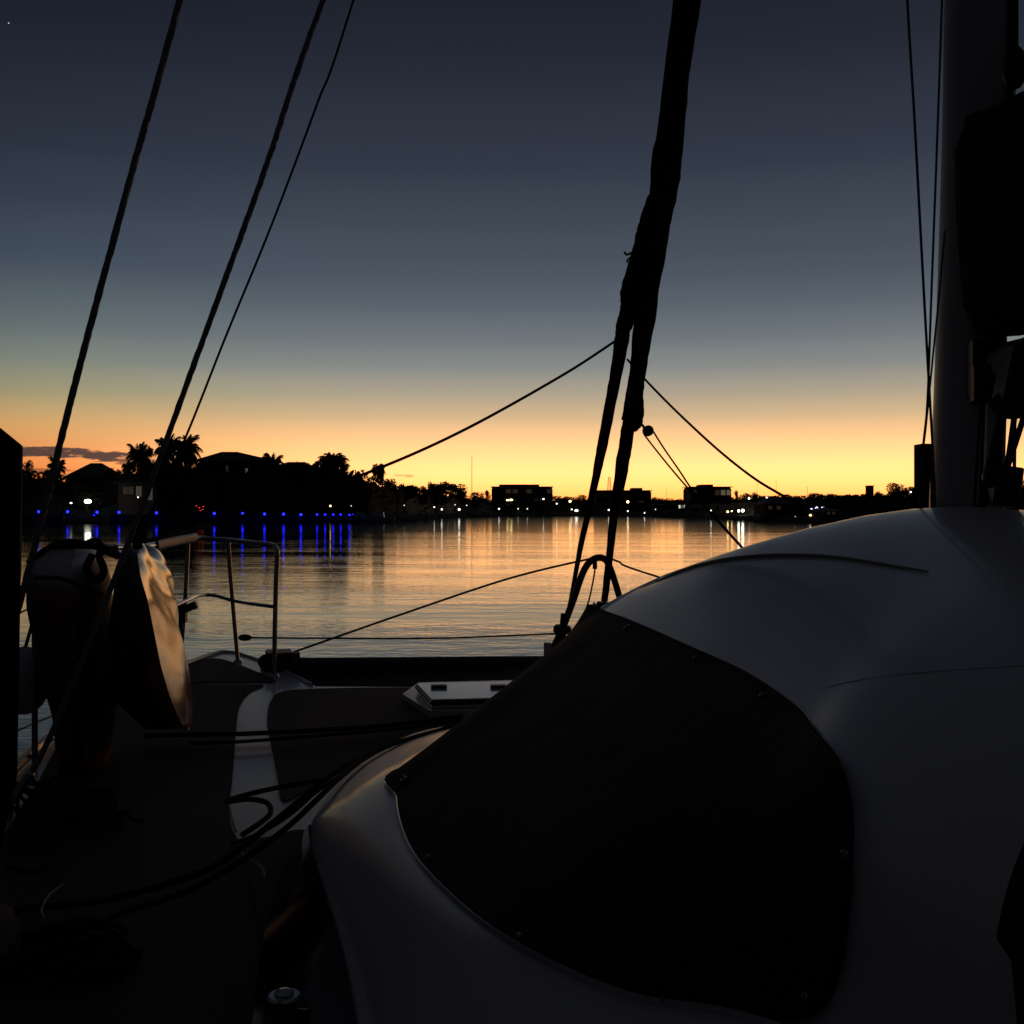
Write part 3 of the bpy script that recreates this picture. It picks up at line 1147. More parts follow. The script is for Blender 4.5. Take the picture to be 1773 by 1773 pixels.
# floating jetty
e = empty('floating_jetty', G(650, -9, 0), 'low floating jetty reaching right from the blue lamps', 'jetty')
a, c = G(600, -7.5, .28), G(716, -14, .28)
dd = c - a
M = Matrix.Rotation(math.atan2(dd.y, dd.x), 3, 'Z')
MB().box((a + c) / 2, (dd.length, 1.8, .14), M).build('walkway', POST, e)
for k in range(5):
    q = a.lerp(c, (k + .5) / 5)
    MB().box(q - Vector((0, 0, .22)), (1.6, 1.5, .28), M).build('float', BLACK, e)

# ================================================================== THE CATAMARAN
boat = empty('catamaran', B(3, 0, 0), 'white catamaran whose foredeck, coachroof and rigging fill the foreground', 'catamaran')
DZ = 1.5
# ---- hulls and deck
pout = [B(-5, 3.35), B(-2, 3.4), B(2, 3.42), B(5, 3.4), B(6.5, 3.28), B(7.6, 3.06), B(8.5, 2.84), B(9.05, 2.66), B(9.15, 2.55),
        B(9.0, 2.43), B(8.3, 2.22), B(7.39, 2.03), B(5.5, 1.95), B(2, 1.9), B(-5, 1.9)]


def hull(outl, name, lab=None):
    c = sum(outl, Vector()) / len(outl)
    P = outl
    n = len(P)
    vs, fs = [], []
    lv = [(1.0, DZ - .004), (1.0, 1.2), (.97, .7), (.88, .1), (.6, -.4)]
    cl = []
    for q in P:
        s = (q.x - 2.6) * -.243 + q.y * .97
        l = -((q.x - 2.6) * .97) - q.y * .243
        cl.append((s, l))
    for kf, z in lv:
        for (s, l) in cl:
            lc = 2.62 if name else 2.62
            ls = math.copysign(lc, l)
            s2 = s - (1 - kf) * .6 if s > 8 else s
            vs.append(B(s2, ls + (l - ls) * kf, z))
    for k in range(len(lv) - 1):
        for i in range(n):
            j = (i + 1) % n
            fs.append((k * n + i, (k + 1) * n + i, (k + 1) * n + j, k * n + j))
    fs.append(tuple(range(n)))
    return obj('hull', vs, fs, GEL, boat, True, 35)


hull(pout, True)
mir = []
for q in pout:
    s = (q.x - 2.6) * -.243 + q.y * .97
    l = -((q.x - 2.6) * .97) - q.y * .243
    mir.append(B(s, -l))
hull(mir, False)
fd0, fd1 = Z(547, 1188, DZ), Z(905, 1190, DZ)
deck = [B(-5, 1.905), B(5.5, 1.955), fd0, fd1, B(7.0, -1.0), B(7.1, -2.0), B(5.5, -1.955), B(-5, -1.905)]
polyslab('bridge_deck', deck, DZ - .35, DZ - .002, GEL, boat)


def panel(pts, name='nonslip_panel', k=5, up=.004, m=NONSLIP):
    q = [Z(x, y, DZ) if len(pt) == 2 else B(*pt[:2]) for pt in pts for (x, y) in [pt[:2]]]
    return polyslab(name, closed(q, k), DZ - .001 + .0005, DZ + up, m, boat)


panel([(318, 1160), (340, 1146), (362, 1141), (385, 1142), (415, 1152), (450, 1166), (478, 1180), (430, 1181.5), (370, 1181.5), (318, 1181.5)])
panel([(230, 1186), (330, 1186), (440, 1186), (455, 1188), (430, 1200), (414, 1225), (409, 1262), (404, 1330), (398, 1420),
       (430, 1480), (490, 1550), (520, 1700), (480, 1990), (100, 1990), (-160, 1700), (40, 1400), (130, 1250)], k=4)
panel([(560, 1193), (700, 1191), (900, 1193), (1080, 1192), (1130, 1200), (1080, 1240), (900, 1275), (700, 1300), (570, 1345), (520, 1375), (488, 1385),
       (480, 1340), (470, 1290), (462, 1250), (468, 1216), (490, 1198)], k=4)
panel([(424, 1466), (470, 1452), (520, 1440), (548, 1462), (510, 1560), (525, 1700), (470, 1720), (440, 1560)], k=4, up=.0075)
# thin pale seam and toe rail
tube('toe_rail', [B(-4, 3.38, DZ + .03), B(2, 3.38, DZ + .03), B(5, 3.36, DZ + .03), B(6.5, 3.24, DZ + .03), B(7.6, 3.02, DZ + .02), B(8.5, 2.8, DZ + .01),
                  B(9.0, 2.64, DZ + .005), B(9.12, 2.55, DZ), B(8.97, 2.45, DZ), B(8.3, 2.24, DZ), B(7.42, 2.05, DZ)], [.022, .022, .022, .022, .018, .014, .012, .012, .012, .012, .012], GEL, boat)
# ---- forebeam, trampoline
bl_, br_ = W(492, 1163, 7.45), W(945, 1158, 8.0)
dirb = (br_ - bl_).normalized()
far = bl_ + dirb * 4.9
tube('forebeam', [bl_ - dirb * .15, far + dirb * .1], .092, BEAMM, boat, n=20)
tr = [Z(540, 1189, DZ - .06), Z(905, 1191, DZ - .06), B(7.05, -1.9), far, bl_]
polyslab('trampoline', [Vector((q.x, q.y, 0)) for q in tr], DZ - .07, DZ - .05, NET, boat)
# chain plate block at the port end of the beam
q = W(483, 1143, 7.35)
m = MB()
m.box(q, (.17, .22, .12), Matrix.Rotation(.25, 3, 'Z'))
m.ball(q + Vector((-.07, 0, -.01)), .065, 12, (1.1, 1, .8))
m.build('beam_fitting', BEAMM, boat)
m = MB().box(q + Vector((.09, 0, .02)), (.09, .07, .06), Matrix.Rotation(.25, 3, 'Z'))
m.build('turnbuckle', WIRE, boat)
# seagull striker hoop, wire over it
hoopd = 7.85
tube('striker_hoop', [W(957, 1125, 7.55), W(975, 1085, 7.6), W(993, 1038, 7.7), W(1010, 990, 7.8), W(1026, 969, 7.85), W(1045, 967, 7.9), W(1057, 985, 8.0),
                      W(1073, 1035, 8.15), W(1090, 1095, 8.3)], .024, BEAMM, boat, n=12)
tube('striker_wire', [W(500, 1132, 7.42), W(700, 1062, 7.6), W(880, 1002, 7.78), W(1015, 969, 7.86), W(1045, 965, 7.9), W(1070, 972, 8.0), W(1140, 999, 8.2),
                      far + Vector((0, 0, .1))], .0075, WIRE, boat, n=6)
# furling drum at the hoop's foot
m = MB()
c = W(974, 1088, 7.6)
ax = Vector((.1, -.05, 1)).normalized()
m.ring([c - ax * .03, c - ax * .02, c + ax * .005, c + ax * .02], [.06, .062, .062, .05], 16)
m.ring([c - ax * .09, c - ax * .03], .03, 10)
m.ring([c + ax * .02, c + ax * .10], .022, 10)
m.build('furling_drum', BEAMM, boat)
m = MB()
c = W(1045, 1050, 8.0)
m.ring([c - ax * .06, c + ax * .03], [.07, .05], 14)
m.build('furling_drum', BEAMM, boat)
m = MB().box(W(948, 1124, 7.5), (.05, .05, .09))
m.build('fairlead', GEL, boat)
tube('trip_line', [W(1031, 975, 7.85), W(1028, 1000, 7.8), W(1018, 1045, 7.7), W(1003, 1078, 7.6)], .006, ROPE, boat, n=6)
tube('shackle', [W(1030, 972, 7.85), W(1030, 985, 7.84)], .016, BEAMM, boat, n=8)


# ---- furled sails on the forestays
def stay_d(y):
    k = (HY - y) / F
    t = (.95 + k * 8) / (11.4 + 3.9 * k)
    return 8.0 - 3.9 * t


def furled(name, prof, wob, seed, label):
    """prof: y, left x, right x"""
    global rnd
    keep = rnd
    rnd = random.Random(seed)
    P, RR = [], []
    for y, xl, xr in prof:
        d = stay_d(y)
        P.append(W((xl + xr) / 2, y, d))
        RR.append((xr - xl) / 2 / F * d)
    p = cr(P, 6)
    r = [v.x for v in cr([Vector((q, 0, 0)) for q in RR], 6)]
    mb = MB()
    n = 18
    vs, fs = [], []
    u = Vector((1, 0, 0))
    for i, q in enumerate(p):
        t = (p[min(i + 1, len(p) - 1)] - p[max(i - 1, 0)]).normalized()
        u = (u - t * u.dot(t)).normalized()
        v = t.cross(u)
        for k in range(n):
            a = 2 * math.pi * k / n
            sp_ = 1 + .07 * math.sin(a * 2 + i * .35) + .04 * math.sin(a * 3 - i * .8) + rnd.uniform(-wob, wob)
            vs.append(q + (u * math.cos(a) + v * math.sin(a)) * r[i] * sp_)
    for i in range(len(p) - 1):
        for k in range(n):
            a, b_ = i * n + k, i * n + (k + 1) % n
            fs.append((a, b_, b_ + n, a + n))
    fs.append(tuple(range(n))[::-1])
    fs.append(tuple((len(p) - 1) * n + k for k in range(n)))
    o = obj(name, vs, fs, SAILC, boat)
    o['label'] = label
    rnd = keep
    return o


furled('furled_sail', [(-2600, 1560, 1572), (-1400, 1405, 1440), (-600, 1275, 1330), (-60, 1172, 1220), (0, 1166, 1212), (130, 1149, 1196), (260, 1132, 1182),
                       (330, 1126, 1172), (430, 1113, 1155), (497, 1105, 1142), (580, 1096, 1129), (650, 1088, 1118), (700, 1081, 1114), (730, 1077, 1112), (738, 1076, 1102),
                       (780, 1070, 1093), (824, 1064, 1085), (900, 1054, 1070), (986, 1047, 1059), (1040, 1041, 1052)], .05, 3, 'thick furled headsail')
furled('furled_sail', [(340, 1122, 1142), (390, 1106, 1130), (430, 1095, 1122), (500, 1076, 1108), (530, 1075, 1106), (556, 1067, 1099), (575, 1066, 1090),
                       (594, 1064, 1088), (670, 1052, 1073), (756, 1037, 1055), (815, 1027, 1041), (873, 1016, 1028), (928, 1004, 1014), (1004, 991, 998),
                       (1040, 984, 990), (1075, 976, 981)], .08, 5, 'thinner bunched furled sail')
tube('forestay', [W(1045, 1055, 8.0), W(1563, -2600, stay_d(-2600)), W(1620, -4200, 4.4)], .006, WIRE, boat, n=6, smooth_path=False)
tube('sail_tie', [W(1092, 438, 7.0), W(1085, 441, 6.98), W(1081, 436, 6.98)], .007, ROPE, boat, n=6)
tube('sail_tie', [W(1092, 446, 7.0), W(1087, 449, 6.98), W(1086, 455, 6.98)], .006, ROPE, boat, n=6)

# ---- pulpit
m = MB()
legs = [W(475, 1172, 7.03), W(412, 1147, 7.7), W(312, 1152, 7.6)]
main = [W(475, 1172, 7.03), W(476, 1090, 7.03), W(478, 1010, 7.04), W(480, 962, 7.05), W(478, 950, 7.07), W(470, 944, 7.12), W(440, 940, 7.3), W(396, 935, 7.72),
        W(360, 932, 7.95), W(332, 932, 7.75), W(300, 937, 7.0), W(268, 944, 6.2), W(200, 948, 5.6)]
tube('pulpit_rail', main, .0155, STEEL, boat, n=10)
tube('pulpit_leg', [W(395, 936, 7.72), W(400, 1010, 7.72), W(412, 1147, 7.70)], .0145, STEEL, boat, n=10)
tube('pulpit_leg', [W(326, 934, 7.65), W(321, 1030, 7.62), W(312, 1152, 7.6)], .0145, STEEL, boat, n=10)
tube('pulpit_rail', [W(478, 1051, 7.04), W(440, 1046, 7.3), W(404, 1040, 7.72), W(370, 1031, 7.9), W(345, 1031, 7.75), W(325, 1039, 7.3), W(300, 1050, 6.9)], .012, STEEL, boat, n=10)
for c in legs:
    MB().ring([c + Vector((0, 0, -.005)), c + Vector((0, 0, .02))], [.035, .025], 12).build('pulpit_foot', STEEL, boat)
# flat seat plate on the outboard side
a_, c_ = W(272, 944, 6.2), W(340, 930, 7.5)
m = MB()
m.ring([a_, a_.lerp(c_, .5), c_], .03, 12, flat=.35)
m.build('pulpit_step', DIRTY, boat)
m = MB()
c = W(315, 1062, 7.5)
m.box(c, (.06, .06, .12))
m.box(c + Vector((.05, 0, .04)), (.10, .05, .05), Matrix.Rotation(-.4, 3, 'Y'))
m.box(c + Vector((-.02, 0, -.10)), (.03, .04, .14), Matrix.Rotation(.3, 3, 'Y'))
m.build('rail_clamp', BLACK, boat)

# ---- deck hatch
hq = [Z(722, 1188, 1.57), Z(905, 1183, 1.57), Z(905, 1212, 1.57), Z(748, 1216, 1.57)]
e_fr = [Z(697, 1203, 1.53), Z(725, 1183, 1.53), Z(925, 1178, 1.53), Z(935, 1235, 1.53), Z(742, 1232, 1.53)]
hf = polyslab('deck_hatch', closed(e_fr, 1), DZ + .003, DZ + .035, GEL, boat)
hl = polyslab('hatch_lid', hq, DZ + .04, DZ + .085, GELG, boat)
hl.parent = hf
for x in (760, 863):
    c = Z(x, 1189, 1.59)
    m = MB().box(c, (.085, .05, .02), Matrix.Rotation(.1, 3, 'Z'))
    o = m.build('hatch_hinge', BLACK, boat)
    o.parent = hf
tube('hatch_seal', [q + Vector((0, 0, -.005)) for q in hq] + [hq[0] + Vector((0, 0, -.005))], .012, BLACK, boat, n=6, smooth_path=False).parent = hf

# ---- coachroof shell
rails = {}
rails['base'] = [B(3.6, -2.2, DZ), B(4.9, -.8, DZ), B(5.0, .6, DZ), Z(800, 1262, 1.52), Z(640, 1335, 1.5), Z(545, 1430, 1.5), Z(500, 1490, 1.5), Z(455, 1620, 1.5),
                 Z(430, 1790, 1.5), Z(380, 2300, 1.5), B(1.5, 2.42, DZ), B(.9, 2.4, DZ), B(.1, 2.4, DZ), B(-1.8, 2.4, DZ)]
rails['shl'] = [B(3.5, -2.1, 1.72), B(4.8, -.8, 1.72), B(4.95, .6, 1.72), Z(788, 1255, 1.70), Z(638, 1314, 1.71), Z(556, 1398, 1.71), Z(545, 1450, 1.69), Z(603, 1610, 1.66),
                Z(645, 1775, 1.63), Z(720, 2200, 1.61), B(1.5, 2.26, 1.6), B(.9, 2.25, 1.6), B(.1, 2.24, 1.6), B(-1.8, 2.2, 1.6)]
rails['wb'] = [B(3.3, -1.9, 1.82), B(4.45, -.7, 1.84), B(4.6, .5, 1.84), B(4.25, 1.25, 1.83), Z(708, 1334, 1.80), Z(690, 1390, 1.80), Z(714, 1474, 1.80), Z(790, 1560, 1.82),
               Z(900, 1640, 1.85), Z(1090, 1725, 1.87), Z(1330, 1775, 1.90), B(1.62, 1.83, 1.9), B(.95, 1.82, 1.9), B(-1.8, 1.82, 1.9)]
rails['wt'] = [B(3.0, -1.7, 2.22), B(3.9, -.6, 2.22), B(4.05, .35, 2.22), W(1064, 1046, 4.0), W(1046, 1058, 3.8), W(1092, 1076, 3.35), W(1148, 1100, 2.95), W(1210, 1128, 2.6),
               W(1300, 1170, 2.22), W(1390, 1232, 1.87), W(1452, 1300, 1.62), B(1.74, 1.70, 2.2), B(1.05, 1.72, 2.2), B(-1.8, 1.7, 2.2)]
rails['gr'] = [B(2.9, -1.5, 2.34), B(3.7, -.5, 2.36), B(3.8, .2, 2.36), W(1130, 1014, 4.03), W(1130, 1011, 3.85), W(1190, 987, 3.6), W(1255, 972, 3.3), W(1335, 965, 3.05),
               W(1440, 967, 2.75), W(1570, 986, 2.4), W(1720, 1010, 2.05), B(2.02, 1.2, 2.41), B(1.3, 1.22, 2.40), B(-1.8, 1.2, 2.4)]
rails['cr'] = [B(2.6, -1.3, 2.44), B(3.4, -.5, 2.45), B(3.5, .0, 2.44), W(1210, 978, 4.1), W(1190, 979, 3.95), W(1280, 946, 3.9), W(1370, 919, 3.85), W(1460, 898, 3.75),
               W(1560, 882, 3.6), W(1650, 877.5, 3.4), W(1800, 886, 3.1), B(2.75, .42, 2.535), B(1.8, .5, 2.52), B(-1.8, .6, 2.5)]
rails['in'] = [B(2.2, -1.2, 2.46), B(3.0, -.6, 2.47), B(3.2, -.3, 2.46), (1.0, 4.3, 2.33), (1.15, 4.4, 2.34), (1.3, 4.45, 2.36), (1.5, 4.5, 2.40), (1.7, 4.5, 2.44),
               (1.95, 4.3, 2.46), (2.1, 4.1, 2.47), (2.4, 3.5, 2.47), B(2.4, -.35, 2.49), B(1.3, -.3, 2.5), B(-1.8, -.3, 2.5)]
rails['star'] = [B(2.0, -1.5, 2.4), B(2.6, -1.3, 2.42), B(2.8, -1.2, 2.42), B(2.9, -1.2, 2.42), B(2.8, -1.3, 2.42), B(2.6, -1.4, 2.42), B(2.4, -1.5, 2.42), B(2.0, -1.5, 2.42),
                 B(1.6, -1.5, 2.42), B(1.2, -1.5, 2.42), B(.8, -1.5, 2.42), B(.4, -1.5, 2.42), B(-.4, -1.5, 2.42), B(-1.8, -1.4, 2.42)]
rails['mid'] = [Vector(a).lerp(Vector(b_), .5) + Vector((0, 0, .012)) for a, b_ in zip(rails['shl'], rails['wb'])]
NAMES = ['base', 'shl', 'mid', 'wb', 'wt', 'gr', 'cr', 'in', 'star']
RL = [[Vector(q) for q in rails[k]] for k in NAMES]
NU = 13


def shell(u, v):
    col = [rail_at(r, u) for r in RL]
    return rail_at(col, v)


# sharp shoulder: sample v with the base-shoulder span kept straight
def shell2(u, v):
    if v <= 1:
        a, b_ = rail_at(RL[0], u), rail_at(RL[1], u)
        return a.lerp(b_, v)
    col = [rail_at(r, u) for r in RL[1:]]
    return rail_at(col, v - 1)


SU, SV = 22, 14
us = [i / SU for i in range(NU * SU + 1)]
vvals = [0, .5, .9, .985, 1.0, 1.015] + [1 + i / SV for i in range(1, 7 * SV + 1)]
vvals = sorted(set(vvals))
vs = []
for u in us:
    for v in vvals:
        vs.append(shell2(u, v))
nv = len(vvals)
import numpy as np
_A = np.array([tuple(q) for q in vs]).reshape(len(us), nv, 3)
_k0 = vvals.index(1.0)
_k1 = min(range(nv), key=lambda k: abs(vvals[k] - 3.0))
for _ in range(900):
    _m = _A[:, _k0:_k1 + 1]
    _n = _m.copy()
    _n[1:-1, 1:-1] = .25 * (_m[2:, 1:-1] + _m[:-2, 1:-1]) + .25 * (_m[1:-1, 2:] + _m[1:-1, :-2])
    _A[:, _k0:_k1 + 1] = _n
# a slight crown on the shelf
for k in range(_k0, _k1 + 1):
    f_ = (k - _k0) / (_k1 - _k0)
    _A[:, k, 2] += .03 * math.sin(math.pi * f_) ** .8
vs = [Vector(q) for q in _A.reshape(-1, 3)]
# keep the front of the roof fair: nothing stands above its one long crest line
CREST = [(1030, 1060), (1045, 1048), (1070, 1034), (1100, 1018), (1150, 995), (1230, 966), (1300, 943), (1400, 914), (1500, 892), (1580, 881), (1640, 877.5)]
def fair(q):
    if q.y > 1.0 and q.z > 2.15:
        qx = HX + q.x / q.y * F
        if 1030 < qx < 1640:
            for (xa, ya), (xb, yb) in zip(CREST, CREST[1:]):
                if xa <= qx <= xb:
                    lim = ya + (yb - ya) * (qx - xa) / (xb - xa)
            q.z = min(q.z, CAMZ - (lim - HY) / F * q.y)
    return q


for q in vs:
    fair(q)
fs = []
for i in range(len(us) - 1):
    for k in range(nv - 1):
        a = i * nv + k
        fs.append((a, a + nv, a + nv + 1, a + 1))
roof = obj('coachroof', vs, fs, GEL, boat, True, 50)


def on_shell(u, v, off=0.0):
    h = .004
    p = shell2(u, v)
    du = shell2(u + h, v) - shell2(u - h, v)
    dv = shell2(u, v + h) - shell2(u, v - h)
    n = du.cross(dv)
    if n.length < 1e-9:
        return p
    n.normalize()
    if n.z < -.2:
        n = -n
    return p + n * off


NSIGN = 1
_t = on_shell(7, 3.5, 1.0) - shell2(7, 3.5)
if _t.z < 0:
    NSIGN = -1


def patch(name, uv, off, thick, m, parent, gu=90, gv=22):
    """cloth or acrylic laid over the shell; uv(a,b) maps the unit square"""
    vs, fs = [], []
    for i in range(gu + 1):
        for k in range(gv + 1):
            u, v = uv(i / gu, k / gv)
            vs.append(on_shell(u, v, NSIGN * off))
    n = len(vs)
    for i in range(gu):
        for k in range(gv):
            a = i * (gv + 1) + k
            fs.append((a, a + gv + 1, a + gv + 2, a + 1))
    edge = [k for k in range(gv + 1)] + [i * (gv + 1) + gv for i in range(1, gu + 1)] + \
           [gu * (gv + 1) + k for k in range(gv - 1, -1, -1)] + [i * (gv + 1) for i in range(gu - 1, 0, -1)]
    for j, i0 in enumerate(edge):
        pt = vs[i0]
        i, k = divmod(i0, gv + 1)
        u, v = uv(i / gu, k / gv)
        vs.append(on_shell(u, v, NSIGN * (off - thick)))
    E = len(edge)
    for j in range(E):
        fs.append((edge[j], edge[(j + 1) % E], n + (j + 1) % E, n + j))
    o = obj(name, vs, fs, m, parent, True, 60)
    return o, [vs[i] for i in edge]


UEND = 10.5


def cover_uv(a, b):
    u0, u1 = .4, UEND
    u = u0 + (u1 - u0) * a
    # rounded ends
    r = .75
    f = 1.0
    if u > u1 - r:
        x = (u - (u1 - r)) / r
        f = max(.02, (1 - x ** 2.6)) ** (1 / 2.6)
    if u < u0 + r:
        x = ((u0 + r) - u) / r
        f = max(.02, (1 - x ** 2.6)) ** (1 / 2.6)
    v = 3.5 + (b - .5) * .97 * f
    return u, v


cover, edge = patch('window_cover', cover_uv, .012, .011, CANVAS, roof, 150, 26)
cover['label'] = 'black canvas cover wrapped round the saloon window'
# bound edge
st = [edge[i] for i in range(0, len(edge), 2)]
MB().ring(st + [st[0]], .0045, 6, cap=False).build('edge_binding', CANVAS, cover)


def cover_end(u, v, off=.02):
    return on_shell(u, v, NSIGN * off)


# snap fasteners along the edge, found by the direction they show at
deps = bpy.context.evaluated_depsgraph_get()
bv = BVHTree.FromPolygons([v.co for v in cover.data.vertices], [tuple(p.vertices) for p in cover.data.polygons])
org = Vector((0, 0, CAMZ))


def hit(x, y):
    dr = (W(x, y, 1.0) - org).normalized()
    return bv.ray_cast(org, dr)


for x, y in [(1086, 1086), (1204, 1140), (1443, 1300), (1397, 1728), (900, 1622), (1320, 1205), (1465, 1480), (1150, 1725), (742, 1485), (700, 1350)]:
    h = hit(x, y)
    if h[0] is None:
        continue
    c, n = h[0], h[1]
    if n.dot(org - c) < 0:
        n = -n
    m = MB()
    sz = .0045 if h[3] < 2.6 else .009
    tq = Matrix.Identity(3)
    m.ring([c, c + n * .004, c + n * .006], [sz * 1.3, sz * 1.2, sz * .5], 12)
    m.ring([c + n * .005 + Vector((0, 0, -sz)), c + n * .009, c + n * .005 + Vector((0, 0, sz))], sz * .35, 6)
    m.build('snap_fastener', mat('dull_steel', (.4, .4, .4), .4, metal=.9), cover)


# gelcoat window frame band below the cover, second window further aft
# groove line on the roof
gpts = [fair(on_shell(4.15 + i * .09, 5.0, NSIGN * .003)) for i in range(58)]
MB().ring(gpts, [.0022 + .005 * min(1, i / 12) * min(1, (58 - i) / 25) for i in range(58)], 6, flat=.25).build('roof_seam', mat('seam_sealant', (.30, .30, .30), .7, spec=.3), roof)
# slim moulded step further down the roof
rbv = BVHTree.FromPolygons([v.co for v in roof.data.vertices], [tuple(p.vertices) for p in roof.data.polygons])
gp = []
for x, y in [(1432, 1190), (1450, 1185), (1490, 1177), (1560, 1168), (1640, 1161), (1720, 1156), (1790, 1152), (1860, 1148)]:
    h = rbv.ray_cast(org, (W(x, y, 1.0) - org).normalized())
    if h[0] is not None:
        gp.append(h[0])
if len(gp) > 3:
    MB().ring(cr(gp, 5), .0011, 6).build('roof_step', GEL, roof)
# inner rim line of the gelcoat shelf by the cover
gp = [on_shell(3.7 + i * .1, 3.0, NSIGN * .004) for i in range(80)]
MB().ring(gp, .009, 8, flat=.6).build('window_frame', GELG, roof)


# smoked side light under the shelf
def side_uv(a, b):
    return 5.5 + 5.5 * a, .04 + .86 * b


sidew, _ = patch('side_window', side_uv, .006, .005, SMOKED, roof, 60, 8)
aftw, _ = patch('aft_window_cover', lambda a, b: (11.24 + 1.3 * a * a + .16 * (1 - b), 3.68 + (b - .5) * 1.2 * max(.0004, 1 - (max(0, .16 - a * a) / .16) ** 2.6) ** (1 / 2.6)), .012, .011, CANVAS, roof, 70, 20)
# handle lights on the side
# ---- mast
mx, my = 1.60, 4.15
mpts = [W(1668, 893, 4.15), W(1672, 800, 4.15), W(1680, 600, 4.13), W(1690, 300, 4.1), W(1697, 0, 4.05), W(1720, -1400, 3.95), W(1726, -5000, 3.9)]
mast = MB()
prof = []
for k in range(28):
    a = 2 * math.pi * k / 28
    prof.append((math.cos(a) * .105, math.sin(a) * .15))
p = cr(mpts, 6)
vs, fs = [], []
for i, q in enumerate(p):
    for (a, c) in prof:
        vs.append(q + Vector((.97, .243, 0)) * a + Vector((-.243, .97, 0)) * c)
for i in range(len(p) - 1):
    for k in range(28):
        a, c = i * 28 + k, i * 28 + (k + 1) % 28
        fs.append((a, c, c + 28, a + 28))
fs.append(tuple(range(28))[::-1])
fs.append(tuple((len(p) - 1) * 28 + k for k in range(28)))
mast = obj('mast', vs, fs, ALU, boat)
aft = Vector((.243, -.97, 0))
inb = Vector((.97, .243, 0))
# sail track on the aft face, mast base collar
tube('sail_track', [q + aft * .156 + inb * .01 for q in mpts], .012, BLACK, mast, n=8)
m = MB()
c = W(1668, 893, 4.15)
m.ring([c + Vector((0, 0, -.12)), c + Vector((0, 0, .01)), c + Vector((0, 0, .03))], [.2, .17, .14], 24)
m.build('mast_collar', BEAMM, mast)
m = MB()
m.ring([W(1725, 695, 3.9), W(1722, 800, 3.9), W(1716, 890, 3.9)], .035, 10)
m.build('boom_strut', ALU, mast)
# halyards down the mast
for dxx in (0, 7):
    tube('halyard', [W(1707 - dxx, 690, 3.96), W(1700 - dxx, 780, 3.96), W(1697 - dxx * 1.6, 888, 3.96)], .005, ROPE, mast, n=6)
# mast winches near the foot, seen on the far side
# ---- boom and stowed mainsail
boom = MB()
b0 = W(1722, 640, 3.95)
m = MB()
m.ring([b0 + Vector((0, 0, 0)), b0 + aft * 3.6 + Vector((0, 0, .08))], .085, 18)
boomo = m.build('boom', ALU, boat)
m = MB()
m.box(W(1706, 640, 3.96), (.11, .2, .20), Matrix.Rotation(-.25, 3, 'Z'))
m.box(W(1706, 665, 3.9), (.09, .12, .13), Matrix.Rotation(-.25, 3, 'Z'))
m.ring([W(1728, 596, 3.85), W(1737, 606, 3.85), W(1742, 622, 3.85), W(1735, 640, 3.85)], .012, 8)
m.ring([W(1712, 592, 3.85), W(1722, 600, 3.85)], .02, 8)
m.ring([W(1737, 610, 3.85), W(1773, 588, 3.6)], .008, 8)
m.build('gooseneck', BLACK, boomo)
# lumpy stowed sail in its bag
secs = []
prof_s = []
NN = 26
L = 3.6
start = W(1725, 380, 4.0)
vs, fs = [], []
stations = [-.17, -.165, -.12, 0, .3, .7, 1.1, 1.6, 2.2, 2.9, 3.5, 3.6]
zb0 = hh(592, 3.7)
zt0 = hh(160, 3.7)
for si, sdist in enumerate(stations):
    f = max(0, sdist) / L
    c = Vector((1.66, 4.03, 0)) + aft * (sdist + .27)
    zt = zt0 - .35 * f + (.02 * math.sin(si * 1.7))
    zb = zb0 + .05
    hw = .20 - .03 * f
    sh = .25 if si == 0 or si == len(stations) - 1 else (.8 if si == 1 or si == len(stations) - 2 else 1.0)
    for k in range(NN):
        a = 2 * math.pi * k / NN
        ca, sa = math.cos(a), math.sin(a)
        yy = math.copysign(abs(ca) ** .4, ca) * hw * (1 + .06 * math.sin(k * 2.1 + si))
        zq = math.copysign(abs(sa) ** .35, sa)
        wnar = 1 - .25 * max(0, -zq) - .12 * max(0, zq)
        vs.append(c + inb * yy * sh * wnar + Vector((0, 0, (zt + zb) / 2 + (zt - zb) / 2 * zq * (.96 + .04 * sh) * (1 if sh > .5 else .9))))
for i in range(len(stations) - 1):
    for k in range(NN):
        a, c = i * NN + k, i * NN + (k + 1) % NN
        fs.append((a, c, c + NN, a + NN))
fs.append(tuple(range(NN))[::-1])
fs.append(tuple((len(stations) - 1) * NN + k for k in range(NN)))
sb = obj('sail_bag', vs, fs, SAILC, boomo, True, 60)
sb['label'] = 'black mainsail bag along the boom'
# headboard car and lantern shape above the bag
m = MB()
m.ball(W(1757, 118, 3.75), .055, 14, (.75, .75, 1.35))
m.ring([W(1757, 88, 3.75), W(1759, 60, 3.75), W(1757, 0, 3.75)], .006, 6)
m.build('halyard_block', BLACK, mast)
tube('halyard', [W(1757, 90, 3.75), W(1760, -300, 3.85), W(1740, -4800, 3.75)], .005, ROPE, mast, n=6)
